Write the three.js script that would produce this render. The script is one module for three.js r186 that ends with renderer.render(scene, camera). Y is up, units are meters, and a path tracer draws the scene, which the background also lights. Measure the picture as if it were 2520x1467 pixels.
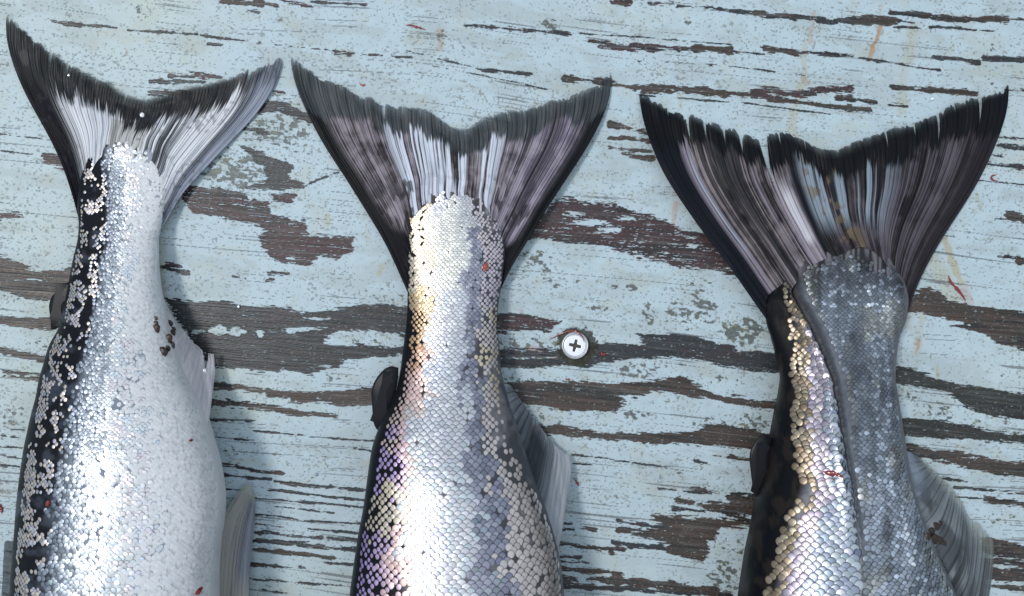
import * as THREE from 'three';
import { mergeGeometries } from 'three/addons/utils/BufferGeometryUtils.js';

// ---------------------------------------------------------------- camera, sky, sun, exposure
const K = 0.1338e-3, CX = 1259.5, CY = 733.5;          // metres per unit of measured photo coordinates (2519 wide), picture centre
const FOV = 36, H = (1467 * K / 2) / Math.tan(FOV * Math.PI / 360);
const scene = new THREE.Scene();
const camera = new THREE.PerspectiveCamera(FOV, 1024 / 596, 0.01, 20);
camera.position.set(0, H, 0); camera.up.set(0, 0, -1); camera.lookAt(0, 0, 0);
const renderer = new THREE.WebGLRenderer({ antialias: true });
renderer.toneMapping = THREE.LinearToneMapping;
renderer.toneMappingExposure = 1.0;
renderer.shadowMap.enabled = true;
{
  const w = 64, h = 32, d = new Float32Array(w * h * 4);
  for (let j = 0; j < h; j++) for (let i = 0; i < w; i++) {
    const el = ((j + 0.5) / h - 0.5) * Math.PI;         // overcast sky: three times as bright overhead as at the horizon
    const L = (1 + 2 * Math.max(0, Math.sin(el))) / 3 * 0.80, o = (j * w + i) * 4;
    d[o] = L * 0.86; d[o + 1] = L * 0.985; d[o + 2] = L * 1.12; d[o + 3] = 1;
  }
  const sky = new THREE.DataTexture(d, w, h, THREE.RGBAFormat, THREE.FloatType);
  sky.mapping = THREE.EquirectangularReflectionMapping; sky.magFilter = THREE.LinearFilter; sky.needsUpdate = true;
  scene.background = sky; scene.environment = sky;
}
const sun = new THREE.DirectionalLight(new THREE.Color(1, 0.97, 0.93), 1.45);
sun.position.set(-0.5, 1.0, -0.14); sun.castShadow = true; sun.shadow.radius = 20;
Object.assign(sun.shadow.camera, { left: -0.7, right: 0.7, top: 0.7, bottom: -0.7, near: 0.1, far: 3 });
sun.shadow.mapSize.set(4096, 4096);
scene.add(sun, sun.target);

// ---------------------------------------------------------------- helpers
let seed = 12345;
const rnd = () => { seed = (seed * 1664525 + 1013904223) >>> 0; return seed / 4294967296; };
function vn(x, y, k = 0) {                              // value noise 0..1
  const xi = Math.floor(x), yi = Math.floor(y); let fx = x - xi, fy = y - yi;
  fx = fx * fx * (3 - 2 * fx); fy = fy * fy * (3 - 2 * fy);
  const h = (a, b) => { let q = Math.imul(a, 374761393) + Math.imul(b, 668265263) + Math.imul(k, 974634777) | 0; q = Math.imul(q ^ (q >>> 15), 2246822519); q = Math.imul(q ^ (q >>> 13), 3266489917); return ((q ^ (q >>> 16)) >>> 0) / 4294967296; };
  const a = h(xi, yi), b = h(xi + 1, yi), c = h(xi, yi + 1), d = h(xi + 1, yi + 1);
  return a + (b - a) * fx + (c - a + (a - b - c + d) * fx) * fy;
}
const fbm = (x, y, k = 0) => vn(x, y, k) * 0.55 + vn(x * 2.13, y * 2.13, k + 1) * 0.28 + vn(x * 4.3, y * 4.3, k + 2) * 0.17;
const cl = (x, a = 0, b = 1) => Math.min(b, Math.max(a, x));
const ss = (a, b, x) => { const t = cl((x - a) / (b - a)); return t * t * (3 - 2 * t); };
const mix = (a, b, t) => a + (b - a) * t;
const mix3 = (a, b, t) => [mix(a[0], b[0], t), mix(a[1], b[1], t), mix(a[2], b[2], t)];
const at = (x, y, h = 0) => { const s = (H - h) / H; return new THREE.Vector3((x - CX) * K * s, h, (y - CY) * K * s); };
function table(rows, y, col) {                          // piecewise linear look-up in rows sorted by row[0]
  if (y <= rows[0][0]) return rows[0][col];
  for (let i = 1; i < rows.length; i++) if (y <= rows[i][0]) {
    const a = rows[i - 1], b = rows[i]; return mix(a[col], b[col], (y - a[0]) / (b[0] - a[0]));
  }
  return rows[rows.length - 1][col];
}
const taken = {};
function numbered(n) { const c = taken[n] ?? 0; taken[n] = c + 1; return c ? `${n}_${String(c).padStart(3, '0')}` : n; }
function add(o, name, parent) { o.name = parent ? name : numbered(name); (parent ?? scene).add(o); o.castShadow = o.receiveShadow = true; return o; }
function tag(o, label, category, group) { o.userData = { label, category }; if (group) o.userData.group = group; return o; }

// ---------------------------------------------------------------- the painted board
// flaked areas read from the photograph: kind 0 maroon, 1 brown, 2 wet dark grey, 3 greenish grey
const A = (z) => [384 + z[0] * .3926, 192 + z[1] * .3926], Bz = (z) => [384 + z[0] * .5199, 704 + z[1] * .5199];
const Cz = (z) => [1216 + z[0] * .3491, 448 + z[1] * .3491], D = (z) => [1216 + z[0] * .3891, 896 + z[1] * .3891];
const E = (z) => [1408 + z[0] * .4409, z[1] * .4409], F = (z) => [2112 + z[0] * .3925, 320 + z[1] * .3925];
const G = (z) => [2112 + z[0] * .4326, 832 + z[1] * .4326], L4 = (z) => [z[0] / 3, 489 + z[1] / 3], L1 = (z) => [z[0] / 3, z[1] / 3], L5 = (z) => [z[0] / 3, 978 + z[1] / 3];
const I = (z) => z;
const pairs = (f, a) => { const r = []; for (let i = 0; i < a.length; i += 2) r.push(f([a[i], a[i + 1]])); return r; };
const polys = [
  [2, A, [540,430,700,480,860,555,830,600,900,650,930,690,700,695,540,690,690,640,680,560,600,500]],
  [0, A, [150,670,360,680,560,720,580,760,715,770,690,820,760,870,930,900,960,980,1235,1000,1225,1090,1140,1130,1030,1110,950,1180,740,1150,690,1080,640,1000,690,940,500,900,240,840,150,760]],
  [0, A, [725,730,870,730,840,780,725,775]],
  [2, Bz, [30,50,200,80,330,72,420,100,560,97,700,122,850,112,1000,82,1230,100,1230,190,1230,330,1150,330,900,352,860,380,720,412,650,397,450,402,250,380,160,250]],
  [1, Bz, [260,458,600,500,800,505,900,490,1020,475,1060,475,1060,560,880,570,780,545,690,560,600,530,420,500,260,490]],
  [1, Bz, [255,535,400,550,600,570,690,590,860,612,850,622,700,618,560,595,400,575,255,570]],
  [0, Cz, [200,400,430,120,545,115,600,150,850,150,900,190,1020,220,1220,285,1330,345,1500,355,1760,670,1500,620,1290,590,1180,560,1000,520,800,460,560,435,380,400]],
  [0, Cz, [0,925,250,940,470,980,400,1050,0,1060]],
  [2, Cz, [0,1180,450,1180,700,1140,1060,1140,1000,1060,1350,1080,1900,1200,2050,1220,2080,1350,1800,1330,1500,1270,1240,1230,860,1250,700,1290,400,1300,0,1310]],
  [1, D, [40,120,380,105,600,110,720,125,1000,100,1200,80,1330,160,1450,195,1850,240,1850,300,1560,260,1300,215,1100,180,1000,175,930,210,780,205,850,240,770,310,560,300,330,270,100,240]],
  [1, D, [200,380,500,410,720,430,1000,440,1280,425,1350,370,1560,400,1850,470,1850,545,1620,540,1400,520,1180,500,950,500,700,475,520,465,250,450]],
  [1, D, [1460,820,1760,830,1760,970,1500,970,1310,910,1310,880,1480,880]],
  [1, D, [990,950,1200,950,1530,980,1760,980,1760,1040,1440,1030,1400,1100,1350,1120,1360,1200,1320,1255,1180,1215,1100,1190,1060,1165,1120,1140,1000,1110,870,1085,960,1050,1090,1020,990,985]],
  [1, D, [400,1335,530,1350,530,1395,400,1400]],
  [1, F, [250,1140,330,1060,400,985,500,1000,560,1060,710,1100,880,1120,1200,1160,1200,1420,900,1340,780,1270,680,1250,560,1225,700,1220,560,1180,440,1150]],
  [3, G, [150,160,300,165,380,200,450,240,600,270,830,300,1100,330,1100,470,860,455,800,450,700,430,640,400,500,310,440,290,150,250]],
  [3, G, [200,455,420,470,600,490,750,530,1100,570,1100,610,760,590,500,570,200,550]],
  [1, G, [200,590,420,630,560,640,760,690,1100,725,1100,815,800,780,600,730,440,700,200,660]],
  [1, G, [700,1130,941,1170,1100,1190,1100,1270,941,1255,700,1230]],
  [1, G, [700,1262,941,1270,1100,1280,1100,1405,941,1390,700,1375]],
  [1, L4, [-300,380,0,430,150,470,240,520,560,520,560,640,370,740,200,740,0,680,-300,620]],
  [1, L4, [-300,850,0,870,200,890,420,890,420,970,0,930,-300,900]],
  [1, L4, [-300,1020,0,1095,310,1150,360,1200,310,1215,0,1140,-300,1060]],
  [1, L4, [20,1275,280,1300,330,1330,280,1345,20,1310]],
  [0, L1, [310,1130,480,1160,520,1240,440,1235,320,1200]],
  [0, L1, [1400,535,1560,545,1620,575,1500,585,1420,565]],
  [2, L1, [1100,670,1500,675,1700,690,1500,715,1100,705]],
  [0, L4, [-50,95,60,110,160,120,70,140,-50,150]],
].map(([kind, f, a]) => ({ kind, p: pairs(f, a) }));
const strokes = [   // kind, frame, half width (photo units), points
  [2, A, 14, [600,170,780,190,960,250]], [2, A, 5, [500,300,700,340]], [0, A, 7, [60,1170,150,1180]], [2, A, 4, [30,1180,200,1220]],
  [0, A, 5, [690,1265,730,1260]], [0, A, 3, [710,1225,830,1225]], [2, A, 2.5, [480,1245,560,1255]], [2, A, 1.6, [920,685,1010,640,1140,590]], [0, A, 4, [735,85,790,88]],
  [2, Bz, 2.5, [230,632,480,638]], [2, Bz, 1.6, [460,685,720,712,1060,738]], [2, Bz, 2, [230,712,460,730]], [2, Bz, 2, [940,768,1060,785]],
  [1, Bz, 4, [230,840,360,850,500,880,600,890]], [2, Bz, 4, [230,890,420,903,540,918]], [1, Bz, 4, [560,925,700,945]], [2, Bz, 3.5, [690,945,800,950,1030,968]], [2, Bz, 2.4, [530,965,760,990,1000,1015]],
  [2, Bz, 2, [250,960,420,965]], [2, Bz, 2.5, [250,1000,330,1005]], [2, Bz, 2.2, [440,1000,700,1025,1000,1050]], [2, Bz, 2.2, [470,1080,560,1088,670,1105]], [1, Bz, 2, [470,1125,600,1142]], [2, Bz, 1.8, [700,1112,980,1126]],
  [2, Bz, 2, [720,1150,960,1170]], [2, Bz, 3, [470,1165,640,1185,780,1193]], [2, Bz, 3, [820,1195,960,1207]], [2, Bz, 4.5, [460,1205,650,1220,940,1250]], [1, Bz, 4.5, [460,1245,660,1268,840,1285]], [1, Bz, 7, [440,1318,560,1326]], [2, Bz, 3, [560,1328,700,1337]],
  [2, Bz, 2.4, [800,1310,940,1320]], [2, Bz, 1.5, [440,1385,640,1402,940,1425]], [2, Bz, 2.5, [500,1440,620,1455]], [2, Bz, 1.3, [470,1040,620,1048,840,1075]],
  [2, D, 1.6, [500,575,720,598,900,630,1150,655]], [2, D, 1.6, [500,630,620,640]], [1, D, 3, [1360,578,1480,590,1640,605]], [2, D, 4, [1270,615,1345,624]], [2, D, 3.5, [1050,790,1150,800]], [1, D, 8, [1240,785,1330,797]],
  [2, D, 3.5, [1200,805,1450,820,1660,832]], [1, D, 6, [1160,855,1310,885]], [2, D, 4, [1130,910,1330,932]], [1, D, 8, [795,1050,850,1045]], [2, D, 3, [850,1050,930,1050]], [2, D, 5, [790,995,1000,1025,1100,1030]], [1, D, 4, [550,1042,640,1050]],
  [1, D, 4, [420,1140,640,1165,820,1177]], [2, D, 4.5, [750,1130,900,1148,1080,1165]], [2, D, 4, [420,1215,540,1222]], [2, D, 3.5, [420,1245,600,1260]], [1, D, 6, [400,1285,600,1310,820,1330]], [1, D, 12, [610,1375,760,1360,1000,1400,1400,1450]],
  [2, D, 6, [380,1405,900,1425,1500,1465]], [2, D, 3, [420,1005,490,1010]], [2, D, 3.5, [430,1048,500,1048]], [1, D, 6, [740,1180,745,1195]],
  [2, E, 3.5, [430,15,560,20]], [2, E, 3.5, [590,30,780,45,900,62,1000,72]], [1, E, 6, [1000,72,1090,82]], [2, E, 5, [1090,90,1300,103]], [1, E, 5, [1140,78,1300,98]], [2, E, 6, [1300,103,1440,118,1570,120]], [1, E, 9, [1570,120,1700,115,1800,122]], [2, E, 3, [1800,118,1910,122]], [2, E, 2.4, [1800,148,1945,160]], [2, E, 4.5, [2000,152,2170,160]], [2, E, 1, [2170,162,2350,175]],
  [2, E, 4, [1780,70,1950,82]], [1, E, 7, [1950,88,2100,108,2430,108]], [1, E, 8, [2330,95,2430,100]], [2, E, 2.2, [2450,105,2600,115]],
  [0, E, 5, [160,258,330,272]], [0, E, 9, [345,258,600,270]], [1, E, 8, [600,270,880,280]], [2, E, 2.6, [880,285,1070,302]], [1, E, 6, [1070,275,1180,285,1250,297]], [2, E, 3.4, [1250,292,1570,312]], [2, E, 2, [1600,325,1750,345,1920,375,2050,390]], [2, E, 4.5, [2020,325,2150,330,2270,347]], [2, E, 5.5, [2300,325,2420,330,2640,335]],
  [1, E, 7, [-40,440,60,448,230,458]], [1, E, 5, [230,470,400,492]], [1, E, 8, [400,495,600,500,850,520]], [1, E, 5, [850,520,1010,530]], [0, E, 12, [1020,515,1180,525,1340,520]], [1, E, 6, [1100,550,1340,575]], [0, E, 8, [1340,505,1550,493]], [1, E, 6, [1340,580,1500,595,1660,615]], [1, E, 6, [1480,545,1690,570]], [1, E, 7, [1790,483,2000,500,2250,525]], [1, E, 5, [2420,505,2640,512]], [2, E, 3.5, [1750,590,1870,595]],
  [2, E, .8, [370,340,800,360,1300,420]], [2, E, .9, [370,530,1000,580,1440,640]], [2, E, .8, [0,185,400,210,900,250]], [0, E, 7, [220,5,325,15]],
  [1, I, 4, [1500,312,1540,316,1592,326]], [1, I, 4, [1500,338,1600,346]], [1, I, 4, [1500,362,1600,372]], [1, I, 5, [1530,378,1605,390]], [1, I, 4, [1500,300,1548,320]],
  [2, F, 2, [880,45,1100,58]], [2, F, 4, [880,100,1100,125]], [2, F, 3, [840,155,900,165]], [2, F, 5, [820,210,1100,245]], [2, F, 2, [860,555,1000,570]], [1, F, 11, [950,545,1100,570]], [2, F, 3, [880,795,1000,805]], [1, F, 7, [1000,820,1100,835]], [2, F, .8, [700,310,1037,345]],
  [3, G, 3.5, [480,800,620,818]], [3, G, 3, [540,850,700,860,1050,895]], [3, G, 2.6, [560,905,720,915]], [1, G, 7, [720,920,850,935,1050,970]], [1, G, 4.5, [700,1410,850,1415,1050,1432]],
  [0, L1, 4, [380,155,500,175,620,190]], [2, L1, 2.4, [620,185,860,205]], [2, L1, 2.4, [940,222,1180,238]], [2, L1, 3.4, [1180,235,1450,255]], [2, L1, 2.8, [1480,262,1700,290]], [2, L1, .8, [100,140,380,160]], [2, L1, .8, [1700,290,2090,335,2500,380]],
  [1, L1, 8, [1650,5,1850,15,2040,45]], [2, L1, 3, [1820,75,1900,85]], [0, L1, 4, [2080,0,2200,30,2300,50]], [2, L1, 2.5, [2300,15,2519,25,2700,35]], [2, L1, 2.5, [1530,325,1640,330]], [2, L1, 3, [1250,562,1430,572]], [2, L1, 4, [1110,598,1310,602]], [2, L1, 3, [1300,600,1500,605]], [0, L1, 3, [2010,675,2090,682]],
  [0, I, 5, [825,130,939,137]], [2, I, 4, [964,139,1010,142]], [2, I, 3.6, [1188,172,1250,177,1305,183]], [2, I, 4, [1145,62,1260,70,1404,84]], [0, I, 5, [1450,100,1545,118]], [2, I, 1.2, [1000,125,1190,172]], [1, I, 6, [1404,192,1500,208]], [2, I, .8, [1060,160,1400,230]],
  [2, L5, 2, [-100,360,165,375]], [2, L5, 2.4, [-100,425,160,450]], [2, L5, 2, [-100,495,140,510]], [3, L5, 4, [20,290,180,300]], [2, L5, 1.2, [-100,240,180,240]],
  [1, A, 3, [1660,640,1900,660]], [2, I, 1.1, [0,330,130,345]], [2, I, 1, [0,370,130,390]], [2, I, 1, [1230,480,1330,490]],
].map(([kind, f, w, a]) => ({ kind, w, p: pairs(f, a) }));
const islands = [   // paint left standing: frame, cx, cy, rx, ry (frame units)
  [Bz,290,212,45,28],[Bz,380,218,36,24],[Bz,492,226,22,16],[Bz,650,212,48,16],[Bz,730,203,46,9],[Bz,1000,235,160,24],[Bz,900,262,110,22],[Bz,1080,265,110,26],[Bz,765,151,52,8],[Bz,800,378,34,9],[Bz,970,375,72,13],[Bz,200,218,36,12],[Bz,430,520,70,14],[Bz,540,545,95,14],
  [Cz,560,220,56,14],[Cz,690,287,110,20],[Cz,810,342,72,16],[Cz,1390,450,36,11],[Cz,950,252,50,8],[Cz,820,160,30,6],[Cz,1620,1112,50,16],[Cz,1760,1180,70,20],[Cz,400,1085,90,14],[Cz,300,1240,200,8],
  [D,1230,970,100,8],[G,852,1298,54,10],[L4,330,522,90,10],[L4,250,600,90,5],[A,790,192,36,7],[A,570,205,30,6],[D,600,1335,60,10],[D,590,1380,60,10],
].map(([f, x, y, a, b]) => { const c = f([x, y]), e = f([x + a, y + b]); return [c[0], c[1], e[0] - c[0], e[1] - c[1]]; });
const mottles = [   // greenish dirt between paint remains: frame, cx, cy, rx, ry, strength
  [A,760,330,270,110,.8],[A,520,590,190,120,.85],[A,900,480,180,60,.5],[A,360,600,120,60,.8],[A,800,150,170,70,.6],
  [Cz,320,540,110,70,.8],[Cz,380,660,50,60,.7],[Cz,200,600,90,50,.5],[Cz,970,745,60,24,.9],[Cz,850,738,30,16,.9],[Cz,460,735,50,20,.8],[Cz,550,715,50,30,.6],[Cz,730,890,70,40,.7],[Cz,1420,740,110,90,.75],[Cz,1400,920,230,110,.8],[Cz,1100,920,60,90,.6],[Cz,1750,1060,150,120,.95],[Cz,1150,610,30,50,.6],
  [Cz,240,1180,260,110,.75],[Cz,565,1150,165,150,.6],[Cz,1000,1330,170,60,.8],[Cz,1500,1380,180,60,.55],[Cz,160,1400,200,60,.7],[Cz,1200,1290,160,40,.6],[Cz,1700,1390,160,60,.5],
  [D,1300,90,200,60,.5],[D,1400,390,160,60,.7],[D,1620,380,130,70,.75],[D,880,320,110,40,.7],[D,350,330,160,70,.55],[D,1150,240,90,50,.5],[D,1490,1160,130,90,.6],[D,1430,1330,110,90,.85],[D,1500,1440,140,60,.8],[D,570,740,80,50,.55],[D,1160,680,30,18,.8],[D,1340,700,40,20,.6],[D,780,845,40,14,.5],
  [Bz,1040,260,170,60,.5],[Bz,850,440,150,50,.5],[Bz,770,880,70,40,.55],[Bz,350,790,40,50,.55],[Bz,410,740,60,50,.4],[Bz,1060,50,140,40,.5],[Bz,240,210,160,50,.6],[Bz,570,800,26,14,.8],[Bz,690,725,26,12,.6],
  [G,470,420,130,60,.7],[G,640,500,220,60,.6],[G,860,500,150,50,.6],[G,820,1010,130,70,.55],[G,870,200,80,60,.4],[G,290,330,90,40,.5],
  [L4,220,700,300,60,.5],[L4,330,270,130,70,.45],[L4,110,330,110,40,.4],[L4,300,1080,70,40,.6],[L4,60,1400,110,40,.5],[L4,120,60,100,50,.3],[L5,100,140,130,90,.6],[L5,60,190,90,50,.6],[L1,1850,1180,300,160,.55],[L1,170,1400,70,40,.35],[L1,1020,70,30,36,.7],[L1,1085,110,26,50,.6],[L1,2060,135,30,40,.6],[L1,1230,440,200,40,.3],
  [I,1088,90,14,20,.8],[I,1352,60,18,20,.9],[I,1140,125,8,14,.8],[E,645,115,26,24,.8],[E,485,415,40,18,.7],[E,2350,265,20,26,.6],[E,2340,455,26,26,.7],[I,505,90,12,8,.7],[I,640,112,10,14,.6],[I,465,125,9,6,.6],[I,590,142,40,14,.35],
].map(([f, x, y, a, b, s]) => { const c = f([x, y]), e = f([x + a, y + b]); return [c[0], c[1], e[0] - c[0], e[1] - c[1], s]; });
const stains = [    // rust and slime runs: frame, x0, y0, x1, y1, half width, colour index, strength
  [E,1345,80,1330,240,14,0,.35],[E,1300,240,1290,480,20,1,.45],[E,1270,480,1220,726,30,1,.55],[E,1240,726,1240,790,26,1,.5],[E,1720,150,1660,330,14,0,.8],[E,1900,150,1885,330,40,1,.45],[E,1860,330,1830,620,34,1,.35],[E,1730,40,1710,150,24,1,.3],
  [F,540,690,640,960,30,1,.9],[F,460,820,600,1060,70,1,.55],[F,400,1150,360,1400,30,1,.45],[F,640,960,700,1090,40,0,.35],[G,340,10,330,80,16,0,.6],[G,450,160,450,230,14,1,.6],[F,740,400,760,480,20,1,.4],
  [Cz,1275,150,1260,300,22,0,.45],[E,1290,430,1310,460,20,0,.5],[E,600,530,605,600,14,1,.5],[I,1082,75,1086,115,9,0,.45],[I,395,600,393,730,18,1,.5],[I,432,470,400,560,14,1,.45],[I,900,560,905,600,6,1,.4],[A,1070,860,1080,920,16,1,.7],[A,1410,1180,1405,1230,18,1,.6],
  [L1,935,375,930,390,18,0,.5],[Cz,270,1190,330,1210,50,2,.6],[Cz,420,1230,430,1240,30,2,.6],[Cz,190,910,200,940,20,2,.4],[I,2240,760,2235,800,14,1,.4],
].map(([f, x0, y0, x1, y1, w, c, s]) => { const a = f([x0, y0]), b = f([x1, y1]), k = f([1, 0])[0] - f([0, 0])[0]; return [a[0], a[1], b[0], b[1], w * k, c, s]; });

function sdPoly(p, x, y) {
  let d = 1e9, inside = false;
  for (let i = 0, j = p.length - 1; i < p.length; j = i++) {
    const [ax, ay] = p[i], [bx, by] = p[j], ex = bx - ax, ey = by - ay, wx = x - ax, wy = y - ay;
    const t = cl((wx * ex + wy * ey) / (ex * ex + ey * ey)), dx = wx - ex * t, dy = wy - ey * t;
    d = Math.min(d, dx * dx + dy * dy);
    if ((ay > y) !== (by > y) && x < (bx - ax) * (y - ay) / (by - ay) + ax) inside = !inside;
  }
  return (inside ? -1 : 1) * Math.sqrt(d);
}
function sdLine(p, x, y) {
  let d = 1e9;
  for (let i = 1; i < p.length; i++) {
    const [ax, ay] = p[i - 1], [bx, by] = p[i], ex = bx - ax, ey = by - ay, wx = x - ax, wy = y - ay;
    const t = cl((wx * ex + wy * ey) / (ex * ex + ey * ey)), dx = wx - ex * t, dy = wy - ey * t;
    d = Math.min(d, dx * dx + dy * dy);
  }
  return Math.sqrt(d);
}
const WOOD = [[.050, .023, .025], [.054, .037, .029], [.021, .025, .031], [.027, .030, .026]];
const STAIN = [[.42, .20, .08], [.42, .40, .27], [.36, .10, .06]];
function boardMaps(x0, z0, x1, z1, w, h, fine) {
  const X = (i) => CX + mix(x0, x1, (i + .5) / w) / K, Y = (j) => CY + mix(z0, z1, (j + .5) / h) / K;
  const ix = (x) => ((x - CX) * K - x0) / (x1 - x0) * w, iy = (y) => ((y - CY) * K - z0) / (z1 - z0) * h;
  const f = new Float32Array(w * h).fill(-60), kind = new Uint8Array(w * h).fill(2), isl = new Float32Array(w * h).fill(40), mot = new Float32Array(w * h), st = new Float32Array(w * h), sk = new Uint8Array(w * h);
  const over = (bx0, by0, bx1, by1, fn) => {
    const i0 = Math.max(0, Math.floor(ix(bx0))), i1 = Math.min(w - 1, Math.ceil(ix(bx1))), j0 = Math.max(0, Math.floor(iy(by0))), j1 = Math.min(h - 1, Math.ceil(iy(by1)));
    for (let j = j0; j <= j1; j++) for (let i = i0; i <= i1; i++) fn(j * w + i, X(i), Y(j));
  };
  const box = (p, m) => [Math.min(...p.map((q) => q[0])) - m, Math.min(...p.map((q) => q[1])) - m, Math.max(...p.map((q) => q[0])) + m, Math.max(...p.map((q) => q[1])) + m];
  for (const s of polys) over(...box(s.p, 26), (o, x, y) => { const v = -sdPoly(s.p, x, y); if (v > f[o]) { f[o] = v; kind[o] = s.kind; } });
  for (const s of strokes) over(...box(s.p, 14), (o, x, y) => {
    const wv = s.w * (.45 + 1.1 * vn(x / 22, y / 40, 17)), v = (wv - sdLine(s.p, x, y)) * (s.w < 3 ? 2.6 : 1.5); if (v > f[o]) { f[o] = v; kind[o] = s.kind; } });
  for (const s of islands) over(s[0] - s[2] - 20, s[1] - s[3] - 20, s[0] + s[2] + 20, s[1] + s[3] + 20, (o, x, y) => { const q = Math.hypot((x - s[0]) / s[2], (y - s[1]) / s[3]); isl[o] = Math.min(isl[o], (q - 1) * s[3] * 1.2); });
  for (const s of mottles) over(s[0] - s[2] * 1.5, s[1] - s[3] * 1.5, s[0] + s[2] * 1.5, s[1] + s[3] * 1.5, (o, x, y) => { const q = Math.hypot((x - s[0]) / s[2], (y - s[1]) / s[3]) + (vn(x / 18, y / 12, 5) - .5) * .6; mot[o] = Math.max(mot[o], s[4] * (1 - ss(.6, 1.3, q))); });
  for (const s of stains) over(Math.min(s[0], s[2]) - s[4] * 2, Math.min(s[1], s[3]) - s[4] * 2, Math.max(s[0], s[2]) + s[4] * 2, Math.max(s[1], s[3]) + s[4] * 2, (o, x, y) => {
    const d = sdLine([[s[0], s[1]], [s[2], s[3]]], x + (vn(x / 9, y / 14, 9) - .5) * 9, y) / s[4], v = s[6] * (1 - ss(.35, 1.25, d)) * (.55 + .75 * fbm(x / 7, y / 16, 31)); if (v > st[o]) { st[o] = v; sk[o] = s[5]; } });
  const col = new Uint8Array(w * h * 4), rgh = new Uint8Array(w * h * 4), bmp = new Uint8Array(w * h * 4);
  const srgb = (c) => 255 * (c <= .0031308 ? 12.92 * c : 1.055 * Math.pow(c, 1 / 2.4) - .055);
  const [scx, scy] = [1414, 850];
  for (let j = 0; j < h; j++) for (let i = 0; i < w; i++) {
    const o = j * w + i, x = X(i), y = Y(j);
    const g = y - .09 * x + 34 * (vn(x / 520, y / 210, 3) - .5);
    let v = f[o];
    if (x < -60 || x > 2580 || y < -60 || y > 1530) v = Math.max(v, (fbm(x / 330, g / 26, 77) - .60) * 90);     // the board goes on beyond the frame
    v += (fbm(x / 55, g / 7, 11) - .5) * 15 + (vn(x / 11, g / 3.6, 12) - .5) * 7 + (fbm(x / 38, g / 2.0, 13) - .5) * 13;
    const iv = isl[o] + (fbm(x / 40, g / 6, 14) - .5) * 16 + (vn(x / 9, g / 3.5, 15) - .5) * 7;
    if (iv < v) v = Math.min(v, iv);
    const k = kind[o];
    if (v > 0 && k === 0 && fbm(x / 34, g / 2.1, 21) > .70) v = -1;            // thin dashes of paint left in the grain
    if (v > 0 && k !== 0 && fbm(x / 24, g / 2.4, 22) > .80) v = -1;
    let wood = ss(-.7, .7, v), grey = 0;
    const m = mot[o];
    if (m > 0) { const b = fbm(x / 11, g / 6.5, 41); grey = ss(0, .06, b - (1 - m * .62)); }
    // mildew specks and hairline cracks in the paint
    const dens = .765 - .175 * fbm(x / 130, y / 80, 51) - .05 * m;
    let sp = ss(0, .05, fbm(x / 5.6, g / 3.7, 61) - dens - .012);
    sp = Math.max(sp, ss(0, .04, vn(x / 10, g / 5.5, 67) * vn(x / 3.4, g / 2.6, 68) - .70));
    const hair = ss(0, .03, vn(x / 210, g / 2.2, 71) - .895 + .04 * ss(1050, 1350, y));
    const rs = Math.hypot(x - scx - 6, y - scy - 2) + (vn(x / 7, y / 7, 81) - .5) * 16 + (vn(x / 3, y / 3, 82) - .5) * 8;
    const moss = 1 - ss(44, 52, rs);
    // paint
    const lo = fbm(x / 420, y / 300, 91), sm = fbm(x / 26, y / 22, 92), fi = vn(x / 2.4, y / 2.4, 93);
    const green = cl(ss(900, 150, x) * .55 + (lo - .5) * 1.5);
    let c = mix3([.485, .60, .66], [.53, .62, .59], green);
    const tone = .90 + .14 * sm + .06 * (fi - .5); c = [c[0] * tone, c[1] * tone, c[2] * tone];
    const dirt = ss(.48, .68, fbm(x / 95, g / 40, 96)) * (.5 + .6 * fbm(x / 9, g / 4, 97)); c = mix3(c, [.33, .38, .36], dirt * .42); const yel = ss(.60, .78, fbm(x / 60, y / 44, 95)) * .28; c = mix3(c, [.44, .46, .36], yel);
    c = mix3(c, STAIN[sk[o]], cl(st[o], 0, .85));
    c = mix3(c, [.22, .24, .23], sp * .8); c = mix3(c, [.11, .12, .13], hair * .75);
    // bare wood
    let wc = WOOD[k];
    const gr = fbm(x / 130, g / 2.2, 101), gr2 = vn(x / 50, g / 1.1, 102), pt = fbm(x / 60, g / 24, 103);
    wc = mix3(wc, WOOD[(k + 2) % 4], ss(.52, .72, pt) * .4);
    wc = mix3(wc, [.012, .012, .013], ss(.54, .70, fbm(x / 120, g / 9, 106)) * .75); wc = mix3(wc, [.105, .11, .112], ss(.56, .74, fbm(x / 90, g / 3.2, 105)) * .45); const gt = (.25 + 1.5 * gr) * (.7 + .6 * gr2); wc = [wc[0] * gt, wc[1] * gt, wc[2] * gt];
    wc = mix3(wc, [.20, .22, .22], ss(.80, .86, vn(x / 4, g / 3, 104)) * .35);
    c = mix3(c, wc, wood);
    let gc = [.085, .095, .088]; const lich = ss(.62, .72, fbm(x / 13, y / 9, 111)); gc = mix3(gc, [.17, .18, .06], lich * .7); const gq = .6 + .8 * vn(x / 5, g / 2.5, 112); gc = [gc[0] * gq, gc[1] * gq, gc[2] * gq];
    c = mix3(c, gc, grey * (1 - wood) * .9);
    if (moss > 0) { const q = .45 + 1.1 * vn(x / 3, y / 3, 113) * vn(x / 9, y / 9, 114) * 1.6; c = mix3(c, [.035 * q, .038 * q, .022 * q], moss * .92); }
    const paint = (1 - wood) * (1 - grey * .85) * (1 - moss);
    col[o * 4] = srgb(c[0]); col[o * 4 + 1] = srgb(c[1]); col[o * 4 + 2] = srgb(c[2]); col[o * 4 + 3] = 255;
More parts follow.
